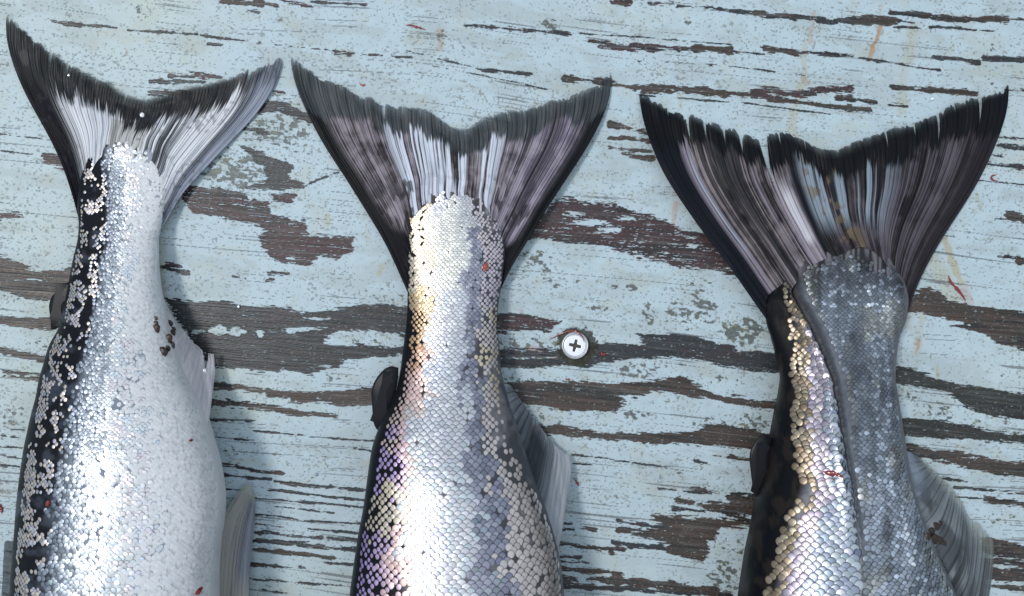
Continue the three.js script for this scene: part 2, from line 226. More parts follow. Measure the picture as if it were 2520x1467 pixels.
    const ro = 255 * cl(mix(.36 + .22 * gr2 * (k === 2 ? .6 : 1), .46 + .12 * sm, paint) + moss * .35); rgh[o * 4] = rgh[o * 4 + 1] = rgh[o * 4 + 2] = ro; rgh[o * 4 + 3] = 255;
    const bh = 255 * cl(mix(.18 + .34 * gr * gr2 + .1 * gr2 + grey * .1, .78 + .1 * sm + .03 * fi - sp * .28 - hair * .4, paint) + moss * .3 * vn(x / 3, y / 3, 115)); bmp[o * 4] = bmp[o * 4 + 1] = bmp[o * 4 + 2] = bh; bmp[o * 4 + 3] = 255;
  }
  const tx = (d, cs) => { const t = new THREE.DataTexture(d, w, h, THREE.RGBAFormat); t.magFilter = t.minFilter = THREE.LinearFilter; if (cs) t.colorSpace = THREE.SRGBColorSpace; t.needsUpdate = true; return t; };
  return new THREE.MeshStandardMaterial({ map: tx(col, 1), roughnessMap: tx(rgh), bumpMap: tx(bmp), bumpScale: 0.00035, roughness: 1 });
}
function sheet(rects, x0, z0, x1, z1) {                 // flat rectangles at y = 0, uv in the map's own frame
  const p = [], uv = [], n = [], id = [];
  for (const [a, b, c, d] of rects) {
    const o = p.length / 3;
    for (const [x, z] of [[a, b], [c, b], [c, d], [a, d]]) { p.push(x, 0, z); n.push(0, 1, 0); uv.push((x - x0) / (x1 - x0), (z - z0) / (z1 - z0)); }
    id.push(o, o + 2, o + 1, o, o + 3, o + 2);
  }
  const gm = new THREE.BufferGeometry(); gm.setAttribute('position', new THREE.Float32BufferAttribute(p, 3)); gm.setAttribute('normal', new THREE.Float32BufferAttribute(n, 3)); gm.setAttribute('uv', new THREE.Float32BufferAttribute(uv, 2)); gm.setIndex(id); return gm;
}
{
  const board = add(new THREE.Group(), 'table_board'); board.userData = { kind: 'structure', label: 'weathered plywood table board with flaking pale blue paint' };
  const ax0 = -.2, az0 = -.125, ax1 = .2, az1 = .125, bx0 = -.62, bz0 = -.42, bx1 = .62, bz1 = .62;
  add(new THREE.Mesh(sheet([[ax0, az0, ax1, az1]], ax0, az0, ax1, az1), boardMaps(ax0, az0, ax1, az1, 2048, 1280, true)), 'painted_surface', board);
  add(new THREE.Mesh(sheet([[bx0, bz0, bx1, az0], [bx0, az1, bx1, bz1], [bx0, az0, ax0, az1], [ax1, az0, bx1, az1]], bx0, bz0, bx1, bz1), boardMaps(bx0, bz0, bx1, bz1, 1240, 1040, false)), 'painted_surface', board);
  const core = add(new THREE.Mesh(new THREE.BoxGeometry(bx1 - bx0, .018, bz1 - bz0), new THREE.MeshStandardMaterial({ color: new THREE.Color().setRGB(.08, .05, .035), roughness: .8 })), 'plywood_core', board);
  core.position.set((bx0 + bx1) / 2, -.0095, (bz0 + bz1) / 2);
}
console.log('board done');

// ---------------------------------------------------------------- curves and fins
function resample(pts, n, smooth) {                     // n + 1 points at equal arc length
  let q = pts;
  if (smooth) { q = new THREE.CatmullRomCurve3(pts.map((p) => new THREE.Vector3(p[0], p[1], 0)), false, 'centripetal').getPoints(pts.length * 12).map((v) => [v.x, v.y]); }
  const len = [0]; for (let i = 1; i < q.length; i++) len.push(len[i - 1] + Math.hypot(q[i][0] - q[i - 1][0], q[i][1] - q[i - 1][1]));
  const T = len[len.length - 1], out = []; let k = 1;
  for (let i = 0; i <= n; i++) { const d = T * i / n; while (k < q.length - 1 && len[k] < d) k++; const t = (d - len[k - 1]) / (len[k] - len[k - 1] || 1); out.push([mix(q[k - 1][0], q[k][0], t), mix(q[k - 1][1], q[k][1], t)]); }
  out.length_ = T; return out;
}
const pick = (a, t) => { const f = cl(t) * (a.length - 1), i = Math.min(a.length - 2, Math.floor(f)), u = f - i; return [mix(a[i][0], a[i + 1][0], u), mix(a[i][1], a[i + 1][1], u)]; };
const finMaterial = new THREE.MeshPhysicalMaterial({ vertexColors: true, transparent: true, roughness: .36, metalness: 0, specularIntensity: .2, side: THREE.DoubleSide });
function makeFin(spec, name, parent) {
  const N = 400, even = (a) => { for (let q = 0; q < 3; q++) { const b = a.map((p) => [p[0], p[1]]); for (let i = 1; i < N; i++) { const w = Math.min(26, i, N - i); let x = 0, y = 0; for (let k = -w; k <= w; k++) { x += b[i + k][0]; y += b[i + k][1]; } a[i] = [x / (2 * w + 1), y / (2 * w + 1)]; } } return a; }, Lc = even(resample(spec.L, N, true)), Rc = even(resample(spec.R, N, true)), Bc = resample(spec.B, N, true), Ec = resample(spec.E, N, spec.smoothE);
  const [c00, c10, c01, c11] = [Bc[0], Bc[N], Ec[0], Ec[N]];
  const P = (s, t) => {
    const l = pick(Lc, t), r = pick(Rc, t), b = pick(Bc, s), e = pick(Ec, s), o = [0, 0];
    for (const a of [0, 1]) o[a] = (1 - s) * l[a] + s * r[a] + (1 - t) * b[a] + t * e[a] - ((1 - s) * (1 - t) * c00[a] + s * (1 - t) * c10[a] + (1 - s) * t * c01[a] + s * t * c11[a]);
    return o;
  };
  const rayLen = (s) => { const b = pick(Bc, s), e = pick(Ec, s); return Math.hypot(b[0] - e[0], b[1] - e[1]) + 1; };
  const tears = (spec.tears ?? []).map(([x, y, depth, width, pw = 1]) => {
    let bs = 0, bd = 1e9; for (let i = 0; i <= N; i++) { const d = Math.hypot(Ec[i][0] - x, Ec[i][1] - y); if (d < bd) { bd = d; bs = i / N; } }
    return { s: bs, t0: 1 - Math.min(.97, depth / rayLen(bs)), g: width / 2 / Ec.length_, pw };
  }).sort((a, b) => a.s - b.s);
  const hAt = (s, t, x, y) => spec.h(s, t, x, y) + (spec.ragged ?? 0) * (vn(s * 26, 3, 8) + .6 * vn(s * 70, 5, 9) - .8) * ss(.22, .02, t) + spec.ray * (Math.abs(Math.sin(Math.PI * s * spec.rays)) - .5) * ss(0, .12, t) * (1 - .5 * t) + (spec.ripple ?? 0) * (fbm(s * 9, t * 2.2, 7) - .5) * ss(0, .3, t);
  const parts = [], edge = [{ s: 0, t0: 2, g: 0, pw: 1 }, ...tears, { s: 1, t0: 2, g: 0, pw: 1 }];
  const jag = (s) => 1 - (spec.jag ?? .02) * Math.pow(vn(s * Ec.length_ / 5, 1, 3), 2) - (spec.jag ?? .02) * .8 * vn(s * Ec.length_ / 22, 5, 4);
  const nt = spec.nt ?? 90, put = (pos, col, s, t) => {
    const [x, y] = P(s, t), v = at(x, y, Math.max(.0004, hAt(s, t, x, y))), c = spec.color(s, t, x, y, (1 - t) * rayLen(s)); pos.push(v.x, v.y, v.z); col.push(...c);
  };
  for (let k = 1; k < edge.length; k++) {
    const a = edge[k - 1], b = edge[k], ns = Math.max(4, Math.round((b.s - a.s) * (spec.ns ?? 900)));
    const pos = [], col = [], id = [];
    for (let j = 0; j <= nt; j++) for (let i = 0; i <= ns; i++) {
      const tt = j / nt, gap = (e) => e.g * Math.pow(Math.max(0, (tt - e.t0) / (1 - e.t0)), e.pw);
      const s = mix(a.s + gap(a), b.s - gap(b), i / ns), t = tt * mix(1, jag(s), ss(.8, 1, tt));
      put(pos, col, s, t);
      if (j < nt && i < ns) { const o = j * (ns + 1) + i; id.push(o, o + 1, o + ns + 1, o + 1, o + ns + 2, o + ns + 1); }
    }
    const gm = new THREE.BufferGeometry(); gm.setAttribute('position', new THREE.Float32BufferAttribute(pos, 3)); gm.setAttribute('color', new THREE.Float32BufferAttribute(col, 4)); gm.setIndex(id); gm.computeVertexNormals(); parts.push(gm);
  }
  const fin = add(new THREE.Mesh(mergeGeometries(parts), finMaterial), name, parent);
  // the bony rays that stand proud of the web
  for (let k = 0; k < spec.bony; k++) {
    const s0 = (k + .5) / spec.bony, pos = [], col = [], id = [], n = 40, wv = 2.6 / Ec.length_;
    if (tears.some((q) => Math.abs(q.s - s0) < q.g * 2 + wv * 2)) continue;
    const tEnd = spec.bonyEnd ?? .72;
    for (let j = 0; j <= n; j++) {
      const t = .04 + (tEnd - .04) * j / n, ww = wv * (1.3 - j / n);
      for (const q of [-1, 0, 1]) { const s = s0 + q * ww, [x, y] = P(s, t), v = at(x, y, Math.max(.0004, hAt(s, t, x, y)) + (q ? -.0002 : .0003 * (1 - .7 * j / n))), c = spec.color(s0, t, x, y, (1 - t) * rayLen(s0)); pos.push(v.x, v.y, v.z); col.push(c[0], c[1], c[2], Math.min(1, c[3] + .1)); }
      if (j < n) for (const q of [0, 1]) { const o = j * 3 + q; id.push(o, o + 1, o + 3, o + 1, o + 4, o + 3); }
    }
    const gm = new THREE.BufferGeometry(); gm.setAttribute('position', new THREE.Float32BufferAttribute(pos, 3)); gm.setAttribute('color', new THREE.Float32BufferAttribute(col, 4)); gm.setIndex(id); gm.computeVertexNormals();
    add(new THREE.Mesh(gm, finMaterial), 'fin_ray', fin);
  }
  return fin;
}

// ---------------------------------------------------------------- salmon bodies
const skinMaterial = new THREE.MeshPhysicalMaterial({ vertexColors: true, roughness: .42, metalness: .04, specularIntensity: .3 });
const scaleMaterial = new THREE.MeshStandardMaterial({ vertexColors: true, roughness: .38, metalness: .8 });
const softScaleMaterial = new THREE.MeshPhysicalMaterial({ vertexColors: true, roughness: .32, metalness: .1, specularIntensity: 1 });
const scaleMats = {};
function scaleMat(c) {
  const q = c.map((v) => Math.round(Math.sqrt(v) * 30) / 30), key = q.join();
  return scaleMats[key] ??= new THREE.MeshStandardMaterial({ color: new THREE.Color().setRGB(q[0] * q[0], q[1] * q[1], q[2] * q[2]), vertexColors: true, roughness: .38, metalness: .8 });
}
const scaleGeometry = (() => {                          // a thin shallow lozenge with a round free edge and a rim coloured dark for pigment and for the shadow between scales, one unit half-wide, y up, free edge towards -z
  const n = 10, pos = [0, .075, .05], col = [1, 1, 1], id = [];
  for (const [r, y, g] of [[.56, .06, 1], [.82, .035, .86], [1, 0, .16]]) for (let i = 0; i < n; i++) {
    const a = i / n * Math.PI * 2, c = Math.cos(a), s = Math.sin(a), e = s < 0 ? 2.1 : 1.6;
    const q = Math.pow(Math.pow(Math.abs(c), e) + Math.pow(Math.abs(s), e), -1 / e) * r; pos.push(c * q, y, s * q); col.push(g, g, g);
  }
  for (let i = 0; i < n; i++) { let a = 1 + i, b = 1 + (i + 1) % n; id.push(0, b, a); for (let k = 0; k < 2; k++, a += n, b += n) id.push(a, b, a + n, b, b + n, a + n); }
  const gm = new THREE.BufferGeometry(); gm.setAttribute('position', new THREE.Float32BufferAttribute(pos, 3)); gm.setAttribute('color', new THREE.Float32BufferAttribute(col, 3)); gm.setIndex(id); gm.computeVertexNormals(); return gm;
})();
function joinScales(rest, m, name, parent) {
  if (!rest.length) return;
  const sp = scaleGeometry.attributes, nv = sp.position.count, idx = scaleGeometry.index.array, pp = new Float32Array(rest.length * nv * 3), nn = new Float32Array(rest.length * nv * 3), cc = new Float32Array(rest.length * nv * 3), ii = new Uint32Array(rest.length * idx.length);
  const v = new THREE.Vector3(), mat = new THREE.Matrix4(), nm = new THREE.Matrix3();
  rest.forEach((e, k) => {
    mat.compose(e.p, e.q, e.s); nm.getNormalMatrix(mat);
    for (let i = 0; i < nv; i++) {
      v.fromBufferAttribute(sp.position, i).applyMatrix4(mat); v.toArray(pp, (k * nv + i) * 3);
      v.fromBufferAttribute(sp.normal, i).applyMatrix3(nm).normalize(); v.toArray(nn, (k * nv + i) * 3);
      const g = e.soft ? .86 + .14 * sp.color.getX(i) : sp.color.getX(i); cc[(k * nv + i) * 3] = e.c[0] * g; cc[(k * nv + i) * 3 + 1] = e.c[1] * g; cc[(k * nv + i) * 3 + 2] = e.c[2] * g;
    }
    for (let i = 0; i < idx.length; i++) ii[k * idx.length + i] = idx[i] + k * nv;
  });
  const rg = new THREE.BufferGeometry(); rg.setAttribute('position', new THREE.BufferAttribute(pp, 3)); rg.setAttribute('normal', new THREE.BufferAttribute(nn, 3)); rg.setAttribute('color', new THREE.BufferAttribute(cc, 3)); rg.setIndex(new THREE.BufferAttribute(ii, 1));
  add(new THREE.Mesh(rg, m), name, parent).userData = { kind: 'stuff' };
}
function makeSalmon(spec) {
  const root = add(new THREE.Group(), 'salmon'); tag(root, spec.label, 'fish', 'salmon laid side by side');
  const st = spec.stations;                             // [y, left, right, half thickness in mm]
  const slope = (i, col) => { if (i <= 0 || i >= st.length - 1) { const j = i <= 0 ? 0 : st.length - 2; return (st[j + 1][col] - st[j][col]) / (st[j + 1][0] - st[j][0]); } const p = st[i - 1], q = st[i], r = st[i + 1], d0 = (q[col] - p[col]) / (q[0] - p[0]), d1 = (r[col] - q[col]) / (r[0] - q[0]); return d0 * d1 <= 0 ? 0 : 2 * d0 * d1 / (d0 + d1); };
  const hermite = (y, col) => { y = cl(y, st[0][0], st[st.length - 1][0]); let i = 1; while (i < st.length - 1 && st[i][0] < y) i++; const p = st[i - 1], q = st[i], w = q[0] - p[0], t = (y - p[0]) / w, t2 = t * t, t3 = t2 * t; return (2 * t3 - 3 * t2 + 1) * p[col] + (t3 - 2 * t2 + t) * w * slope(i - 1, col) + (3 * t2 - 2 * t3) * q[col] + (t3 - t2) * w * slope(i, col); };
  const smooth = (y, col) => { if (col < 3) return hermite(y, col); let v = 0, k = 0; for (let d = -4; d <= 4; d++) { const w = Math.exp(-d * d / 7); v += w * hermite(y + d * 12, col); k += w; } return v / k; };
  const raw = (y) => [smooth(y, 1), smooth(y, 2), smooth(y, 3) * 1e-3], cache = new Map();
  const app = (p) => { const f = H / (H - p.y) / K; return [CX + p.x * f, CY + p.z * f]; };      // where the photograph shows a point
  const plain = (y, phi, s) => {                         // phi 0 = left edge, pi/2 = top, pi = right edge; beyond pi the underside
    const x = s.c - s.a * Math.cos(phi), sn = Math.sin(phi), k = 1 - s.b / H;
    const h = sn >= 0 ? s.b * (1 + Math.pow(sn, .85)) : s.b * (1 - Math.pow(-sn, .7));
    return new THREE.Vector3((x - CX) * K * k, Math.max(.0003, h), (y - CY) * K * k);
  };
  const sec = (y) => {                                   // cross-section whose outline, with its height, falls on the measured edges
    const key = Math.round(y * 2); let o = cache.get(key); if (o) return o;
    const [l0, r0, b] = raw(key / 2); let l = l0, r = r0;
    for (let n = 0; n < 3; n++) { const s = { c: (l + r) / 2, a: (r - l) / 2, b }; let lo = 1e9, hi = -1e9; for (let i = 0; i <= 24; i++) { const x = app(plain(y, Math.PI * i / 24, s))[0]; lo = Math.min(lo, x); hi = Math.max(hi, x); } l += l0 - lo; r += r0 - hi; }
    cache.set(key, o = { c: (l + r) / 2, a: (r - l) / 2, b, l: l0, r: r0 }); return o;
  };
  const point = (y, phi, s = sec(y)) => { const p = plain(y, phi, s), sn = Math.sin(phi); if (sn > 0 && spec.relief) p.y = Math.max(.0003, p.y + spec.relief(...app(p)) * ss(0, .35, sn)); return p; };
  const place = (p) => { const [x, y] = app(p), s = sec(y); return [(x - s.l) / (s.r - s.l), x, y]; };
  const ys = []; { let y = st[0][0]; const end = st[st.length - 1][0]; while (y < end) { ys.push(y); y += y < 1540 ? 3.2 : 16; } ys.push(end); }
  const nu = 250, nb = 24, pos = [], col = [], id = [], row = nu + nb;
  ys.forEach((y, j) => {
    const s = sec(y);
    for (let i = 0; i < row; i++) {
      const phi = i <= nu ? Math.PI * i / nu : Math.PI + Math.PI * (i - nu) / nb, p = point(y, phi, s), c = spec.skin(...place(p)); pos.push(p.x, p.y, p.z); col.push(c[0], c[1], c[2]);
      if (j < ys.length - 1) { const o = j * row + i, o2 = j * row + (i + 1) % row; id.push(o, o + row, o2, o2, o + row, o2 + row); }
    }
  });
  for (const j of [0, ys.length - 1]) { const o = pos.length / 3, s = sec(ys[j]), p = at(s.c, ys[j] + (j ? 6 : -3), s.b); p.x = (s.c - CX) * K * (1 - s.b / H); pos.push(p.x, p.y, p.z); col.push(...spec.skin(.5, s.c, ys[j])); for (let i = 0; i < row; i++) { const a = j * row + i, b = j * row + (i + 1) % row; j ? id.push(o, b, a) : id.push(o, a, b); } }
  const gm = new THREE.BufferGeometry(); gm.setAttribute('position', new THREE.Float32BufferAttribute(pos, 3)); gm.setAttribute('color', new THREE.Float32BufferAttribute(col, 3)); gm.setIndex(id); gm.computeVertexNormals();
  const body = add(new THREE.Mesh(gm, skinMaterial), 'body', root);
  // scales on a staggered lattice that follows the flank
  const all = [];
  for (const f of spec.scales) {
    let y = f.y0, r = 0;
    while (y < f.y1) {
      const size = f.size(y), step = size * f.aspect * .5, s = sec(y);
      const arc = [0]; let q = point(y, .02, s); const M = 120;
      for (let i = 1; i <= M; i++) { const p = point(y, .02 + (Math.PI - .04) * i / M, s); arc.push(arc[i - 1] + p.distanceTo(q) / K); q = p; }
      const half = arc[M / 2];
      for (let k = -60; k <= 60; k++) {
        const d = half + (k + (r % 2) * .5) * size + (rnd() - .5) * size * .2; if (d < 1 || d > arc[M] - 1) continue;
        let i = 1; while (i < M && arc[i] < d) i++;
        const phi = .02 + (Math.PI - .04) * (i - 1 + (d - arc[i - 1]) / (arc[i] - arc[i - 1])) / M, yy = y + (rnd() - .5) * size * .2, p = point(yy, phi), c = f.look(...place(p)); if (!c) continue;
        const px = point(yy, phi + .02).sub(point(yy, phi - .02)), pz = point(yy + 2, phi).sub(point(yy - 2, phi));
        const n = new THREE.Vector3().crossVectors(pz, px).normalize(); if (n.y < .12 || n.x < (f.minNx ?? -2)) continue;
        const zx = pz.normalize(), xx = new THREE.Vector3().crossVectors(n, zx).normalize();
        const m = new THREE.Matrix4().makeBasis(xx, n, zx.clone().crossVectors(xx, n)), qn = new THREE.Quaternion().setFromRotationMatrix(m);
        const j = c.soft ? .06 : f.jitter ?? .09; qn.multiply(new THREE.Quaternion().setFromEuler(new THREE.Euler((c.soft ? .05 : f.tilt ?? .1) + (rnd() - .5) * j, (rnd() - .5) * .2, (rnd() - .5) * j)));
        c.k *= .95 + .12 * rnd(); const hw = size * .5 * K * (f.fill ?? 1.04) * c.k, hl = step * K * (f.fill ?? 1.04) * c.k * 1.06;
        all.push({ p: p.addScaledVector(n, .00008), q: qn, s: new THREE.Vector3(hw, hw * (f.dome ?? 1), hl), c: c.c, soft: c.soft, see: !c.soft && app(p)[1] < 1462 && n.y > .45 ? hw * n.y : 0 });
      }
      y += step; r++;
    }
  }
  all.sort((a, b) => b.see - a.see);
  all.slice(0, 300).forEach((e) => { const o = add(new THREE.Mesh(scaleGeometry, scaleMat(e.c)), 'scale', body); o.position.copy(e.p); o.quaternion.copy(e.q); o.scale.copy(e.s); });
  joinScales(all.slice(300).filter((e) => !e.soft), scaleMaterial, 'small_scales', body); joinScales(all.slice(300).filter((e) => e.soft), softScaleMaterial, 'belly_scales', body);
  console.log('salmon', all.length, 'scales');
  const eye = new THREE.Vector3(0, H, 0), ray = new THREE.Raycaster();
  const on = (x, y) => { root.updateMatrixWorld(true); ray.set(eye, at(x, y, 0).sub(eye).normalize()); const hit = ray.intersectObject(root, true)[0]; return hit ? hit.point : at(x, y, 0); };   // on the skin or fin
  return { root, body, sec, point, on };
}
function makeFlap(pts, h, th, color, name, parent) {     // the small fleshy fin on the back: a bevelled slab
  const sh = new THREE.Shape(); resample([...pts, pts[0]], 40, true).forEach((p, i) => { const v = at(p[0], p[1], h); i ? sh.lineTo(v.x, -v.z) : sh.moveTo(v.x, -v.z); });
  const g = new THREE.ExtrudeGeometry(sh, { depth: th * .1, bevelEnabled: true, bevelThickness: th * .3, bevelSize: th * 1.6, bevelOffset: -th * 1.6, bevelSegments: 6 });
  g.rotateX(-Math.PI / 2); g.translate(0, h, 0);
  return add(new THREE.Mesh(g, new THREE.MeshPhysicalMaterial({ color: new THREE.Color().setRGB(...color), roughness: .35, specularIntensity: .3 })), name, parent);
}
const mid = (s) => .95 + .5 * ss(.03, .2, s) * ss(.97, .8, s) + .36 * ss(.2, .38, s) * ss(.8, .62, s);
const web = (s, t, n) => { const l = (k) => ss(.7, .96, Math.abs(2 * ((s * n * k) % 1) - 1)); return (1 - .5 * l(1)) * (1 - .34 * l(2) * ss(.15, .4, t)) * (1 - .26 * l(4) * ss(.4, .7, t)); };
const streak = (s, t, n, k = 0) => { const x = s * n, i = Math.floor(x), u = x - i; return cl(.5 + (vn(i * 7.3, 1.5, 200 + k) - .5) * .7 + (vn(x / 3.3, t * .8, 210 + k) - .5) * .7 + (.5 - Math.abs(2 * u - 1)) * .16 + (vn(x * 3.7, t * 1.6, 220 + k) - .5) * .35); };

// ================================================================ first salmon: pale, with a white streaked tail
{
  const stations = [[350,300,330,1.3],[353,262,352,1.4],[360,240,376,1.5],[375,222,388,1.75],[400,208,398,2.2],[430,200,406,2.75],[470,192,410,3.5],[510,190,404,4.3],[556,193,396,5.2],[590,190,387,5.9],[640,178,387,7.0],[706,166,391,8.5],[760,155,403,9.8],[806,143,415,11],[850,119,428,12.2],[890,107,442,13.3],[930,95,458,14.4],[972,87,478,15.5],[1020,74,500,16.6],[1060,65,511,17.5],[1091,58,519,18.3],[1135,51,531,19],[1185,44,540,19.6],[1238,38,545,20.2],[1300,33,540,20.8],[1345,28,532,21.3],[1467,20,526,22.4],[1700,10,530,24],[2000,20,525,24.5],[2250,60,500,22],[2450,120,450,18],[2580,190,400,12],[2640,240,350,6]];
  const band = (y) => table([[350,.1],[430,.28],[520,.33],[600,.34],[700,.30],[850,.26],[1000,.22],[1200,.18],[1467,.15]], y, 1);
  const fish = makeSalmon({
    label: 'pale silver salmon with a white streaked tail and brown clots by its anal fin', stations,
    skin: (f, x, y) => {
      const b = band(y) + (fbm(x / 30, y / 60, 301) - .5) * .1, n = fbm(x / 9, y / 9, 302), n2 = fbm(x / 40, y / 34, 303);
      let c = mix3([.005, .007, .011], [.04, .05, .07], ss(.5, .75, n2)); c = mix3(c, mix3([.10, .12, .17], [.32, .36, .42], n), ss(b - .02, b + .10, f));
      c = mix3(c, mix3([.58, .62, .66], [.74, .76, .78], n2), ss(b + .14, b + .40, f));
      c = mix3(c, mix3([.66, .67, .69], [.76, .76, .77], n2), ss(.66, .9, f));
      if (y < 410) c = mix3(c, mix3([.12, .12, .13], [.70, .71, .74], ss(.3, .7, vn(x / 5, 1, 307))), ss(410, 385, y) * ss(.2, .3, f));
      if (y < 560 && f > .8) c = mix3(c, [.30, .32, .40], ss(560, 480, y) * .8);
      if (y > 860 && f > b + .12 && f < .8) { const d = vn(x / 15, y / 13, 305) * vn(x / 48, y / 60, 306); c = mix3(c, [.16, .19, .28], ss(.52, .60, d) * .75); }
      return c;
    },
    scales: [{
      y0: 352, y1: 2330, size: (y) => table([[352,7.6],[600,8.4],[900,9.8],[1300,11.6],[1580,12.6]], y, 1), aspect: 1.02, tilt: .1, jitter: .2, fill: 1.12, dome: 1,
      look: (f, x, y) => {
        const b = band(y) + (fbm(x / 30, y / 60, 301) - .5) * .1, r = rnd(), n = fbm(x / 26, y / 34, 310);
        if (rnd() > (y - 354 - 40 * Math.pow(Math.abs(2 * f - 1), 3)) / 44 + .8 * vn(x / 8, 2, 418) - .2) return null; const be = .62 - .04 * ss(640, 800, y) + (fbm(x / 40, y / 60, 312) - .5) * .2; if (f > .988) return null; if (f > be + (rnd() - .5) * .3) { if (r < .25) return null; return { k: .95, soft: 1, c: mix3([.70, .72, .74], [.82, .83, .85], rnd()) }; }
        if (f < b) { const cluster = ss(.46, .66, fbm(x / 17, y / 34, 311) + .10 * ss(.7, .3, f / b) * ss(560, 760, y)); if (r > .07 + .8 * cluster || f < .03) return null; const w = rnd(); return { k: .58 + .32 * rnd(), c: w < .6 ? [.66, .60, .56] : w < .85 ? [.58, .58, .68] : [.4, .42, .48] }; }
        if (f < b + .22) { const q = (f - b) / .22; if (r < .5 - .5 * q) return null; return { k: .9 + .1 * q, c: mix3(mix3([.10, .125, .17], [.34, .39, .47], rnd()), [.64, .69, .75], q * (.4 + .6 * rnd())) }; }
        if (y > 860) { const d = vn(x / 15, y / 13, 305) * vn(x / 48, y / 60, 306); if (d > .54) return null; }
        if (r < .06) return null;
        const pink = ss(.5, .68, n); return { k: 1, c: mix3(mix3([.74, .82, .90], [.90, .90, .92], rnd()), [.86, .78, .80], pink * .7) };
      },
    }],
  });
  const len = (y) => fish.sec(y).b;
  makeFin({
    L: [[206,600],[195,545],[177,480],[163,433],[143,383],[117,330],[80,267],[43,193],[17,113],[8,67],[18,34]],
    R: [[380,592],[403,556],[433,496],[443,477],[480,443],[520,397],[567,350],[617,297],[653,253],[680,203],[695,167],[693,143]],
    B: [[206,600],[214,520],[222,430],[250,385],[300,372],[350,382],[384,410],[394,470],[392,540],[380,592]],
    E: [[18,34],[40,53],[77,80],[97,100],[120,123],[133,125],[157,147],[172,153],[200,170],[240,190],[267,197],[287,217],[313,230],[337,238],[363,240],[383,233],[417,223],[467,210],[517,200],[567,187],[610,163],[623,170],[650,153],[687,133],[693,143]],
    tears: [[127,124,66,9],[170,153,36,7],[86,88,34,5],[614,166,58,9],[205,172,20,3],[312,230,30,4],[360,240,26,1.6],[240,190,22,3]],
    h: (s, t, x, y) => mix(len(Math.min(600, Math.max(370, y))) * mid(s), .0011, ss(0, .75, t)), ragged: .0011, ray: .00013, rays: 92, ripple: .003, jag: .022, bony: 22, bonyEnd: .6, nt: 100,
    color: (s, t, x, y, d) => {
      const k1 = streak(s, t, 44), k2 = streak(s, t, 110, 1), edge = 78 + 80 * (streak(s, 0, 110, 1) - .5) + 60 * ss(.28, 0, s) - 25 * ss(.72, .9, s);
      let c = mix3([.05, .055, .065], mix3([.55, .58, .64], [.86, .87, .90], k2), ss(.22, .46, k1 * .45 + k2 * .55));
      if (s > .42 && s < .58 && t < .55) c = mix3(c, [.30, .29, .26], .55);
      c = mix3(c, [.24, .27, .36], ss(.86, .97, s) * .85);
      c = mix3(c, [.009, .010, .014], ss(.27, .14, s + (k1 - .5) * .12));
      c = mix3(c, mix3([.010, .012, .015], [.035, .038, .042], k2), ss(edge + 10, edge - 10, d) * (s > .8 ? mix(1, .5, ss(.8, 1, s)) : 1));
      const dots = ss(.66, .74, vn(x / 7, y / 9, 320)) * ss(.5, .7, vn(x / 60, y / 60, 321)); c = mix3(c, [.04, .045, .06], dots * .4);
      { const q = web(s, t, 34); c = [c[0] * q, c[1] * q, c[2] * q]; }
      const fr = streak(s, 0, 190, 3); return [...c, cl(mix(1, .42 + .5 * fr, ss(20 + 16 * fr, 0, d)) * (d < 2 + 8 * fr ? .5 : 1))];
    },
  }, 'tail_fin', fish.root);
  makeFin({
    L: [[384,706],[392,722],[402,738],[412,752],[418,768]], R: [[500,1062],[512,1040],[518,1005],[524,956],[529,899],[525,868]], B: [[384,706],[400,780],[424,860],[452,950],[500,1062]],
    E: [[418,768],[440,800],[467,829],[493,856],[506,866],[517,863],[525,868]], tears: [[504,864,52,17]],
    h: (s, t, x, y) => mix(len(y) * .98, .004, ss(0, 1, t)), ray: .0003, rays: 16, ripple: .002, jag: .06, bony: 12, bonyEnd: .9, nt: 40, ns: 160,
    color: (s, t) => { const k = streak(s, t, 34, 5); const c = mix3([.48, .48, .52], [.74, .71, .74], k); return [...mix3(c, [.64, .64, .66], ss(.3, 0, t)), mix(.96, .66, ss(.4, 1, t))]; },
  }, 'anal_fin', fish.root);
  makeFin({
    L: [[510,1570],[518,1450],[528,1340],[548,1262],[575,1232],[598,1194]], R: [[606,1570],[612,1467],[613,1411],[620,1345],[628,1261],[627,1216]], B: [[510,1570],[545,1572],[580,1572],[606,1570]],
    E: [[598,1194],[608,1187],[619,1190],[627,1216]],
    h: (s, t) => mix(.006, .0018, ss(.3, .95, t)) + .004 * ss(.5, 0, s) * ss(1, .6, t), ray: .0003, rays: 14, ripple: .001, jag: .03, bony: 10, bonyEnd: .9, nt: 40, ns: 120,
    color: (s, t, x) => { const k = streak(s, t, 12, 6); let c = mix3([.34, .34, .32], [.50, .49, .46], k); c = mix3(c, mix3([.14, .15, .20], [.36, .38, .44], k), ss(.45, .8, s) * ss(.25, .5, t)); return [...mix3(c, [.46, .47, .40], ss(.90, .96, t)), .8]; },
  }, 'pelvic_fin', fish.root);
  makeFlap([[172,690],[150,709],[130,727],[121,750],[125,789],[127,812],[150,800],[168,740]], .0085, .0026, [.010, .011, .015], 'adipose_fin', fish.root);
  makeFin({
    L: [[40,1330],[28,1332],[16,1330],[10,1336]], R: [[30,1660],[10,1650],[-10,1640],[-25,1630]], B: [[40,1330],[34,1400],[30,1500],[30,1660]], E: [[10,1336],[6,1380],[4,1440],[-4,1520],[-25,1630]],
    h: (s, t) => mix(.018, .012, t), ray: .0003, rays: 12, ripple: .001, jag: .05, bony: 6, bonyEnd: .9, nt: 30, ns: 80, color: (s, t) => { const k = streak(s, t, 30, 7); return [...mix3([.010, .011, .015], [.06, .064, .075], k), .85]; },
  }, 'dorsal_fin', fish.root);
  globalThis.fishA = fish;
}
console.log('salmon A');
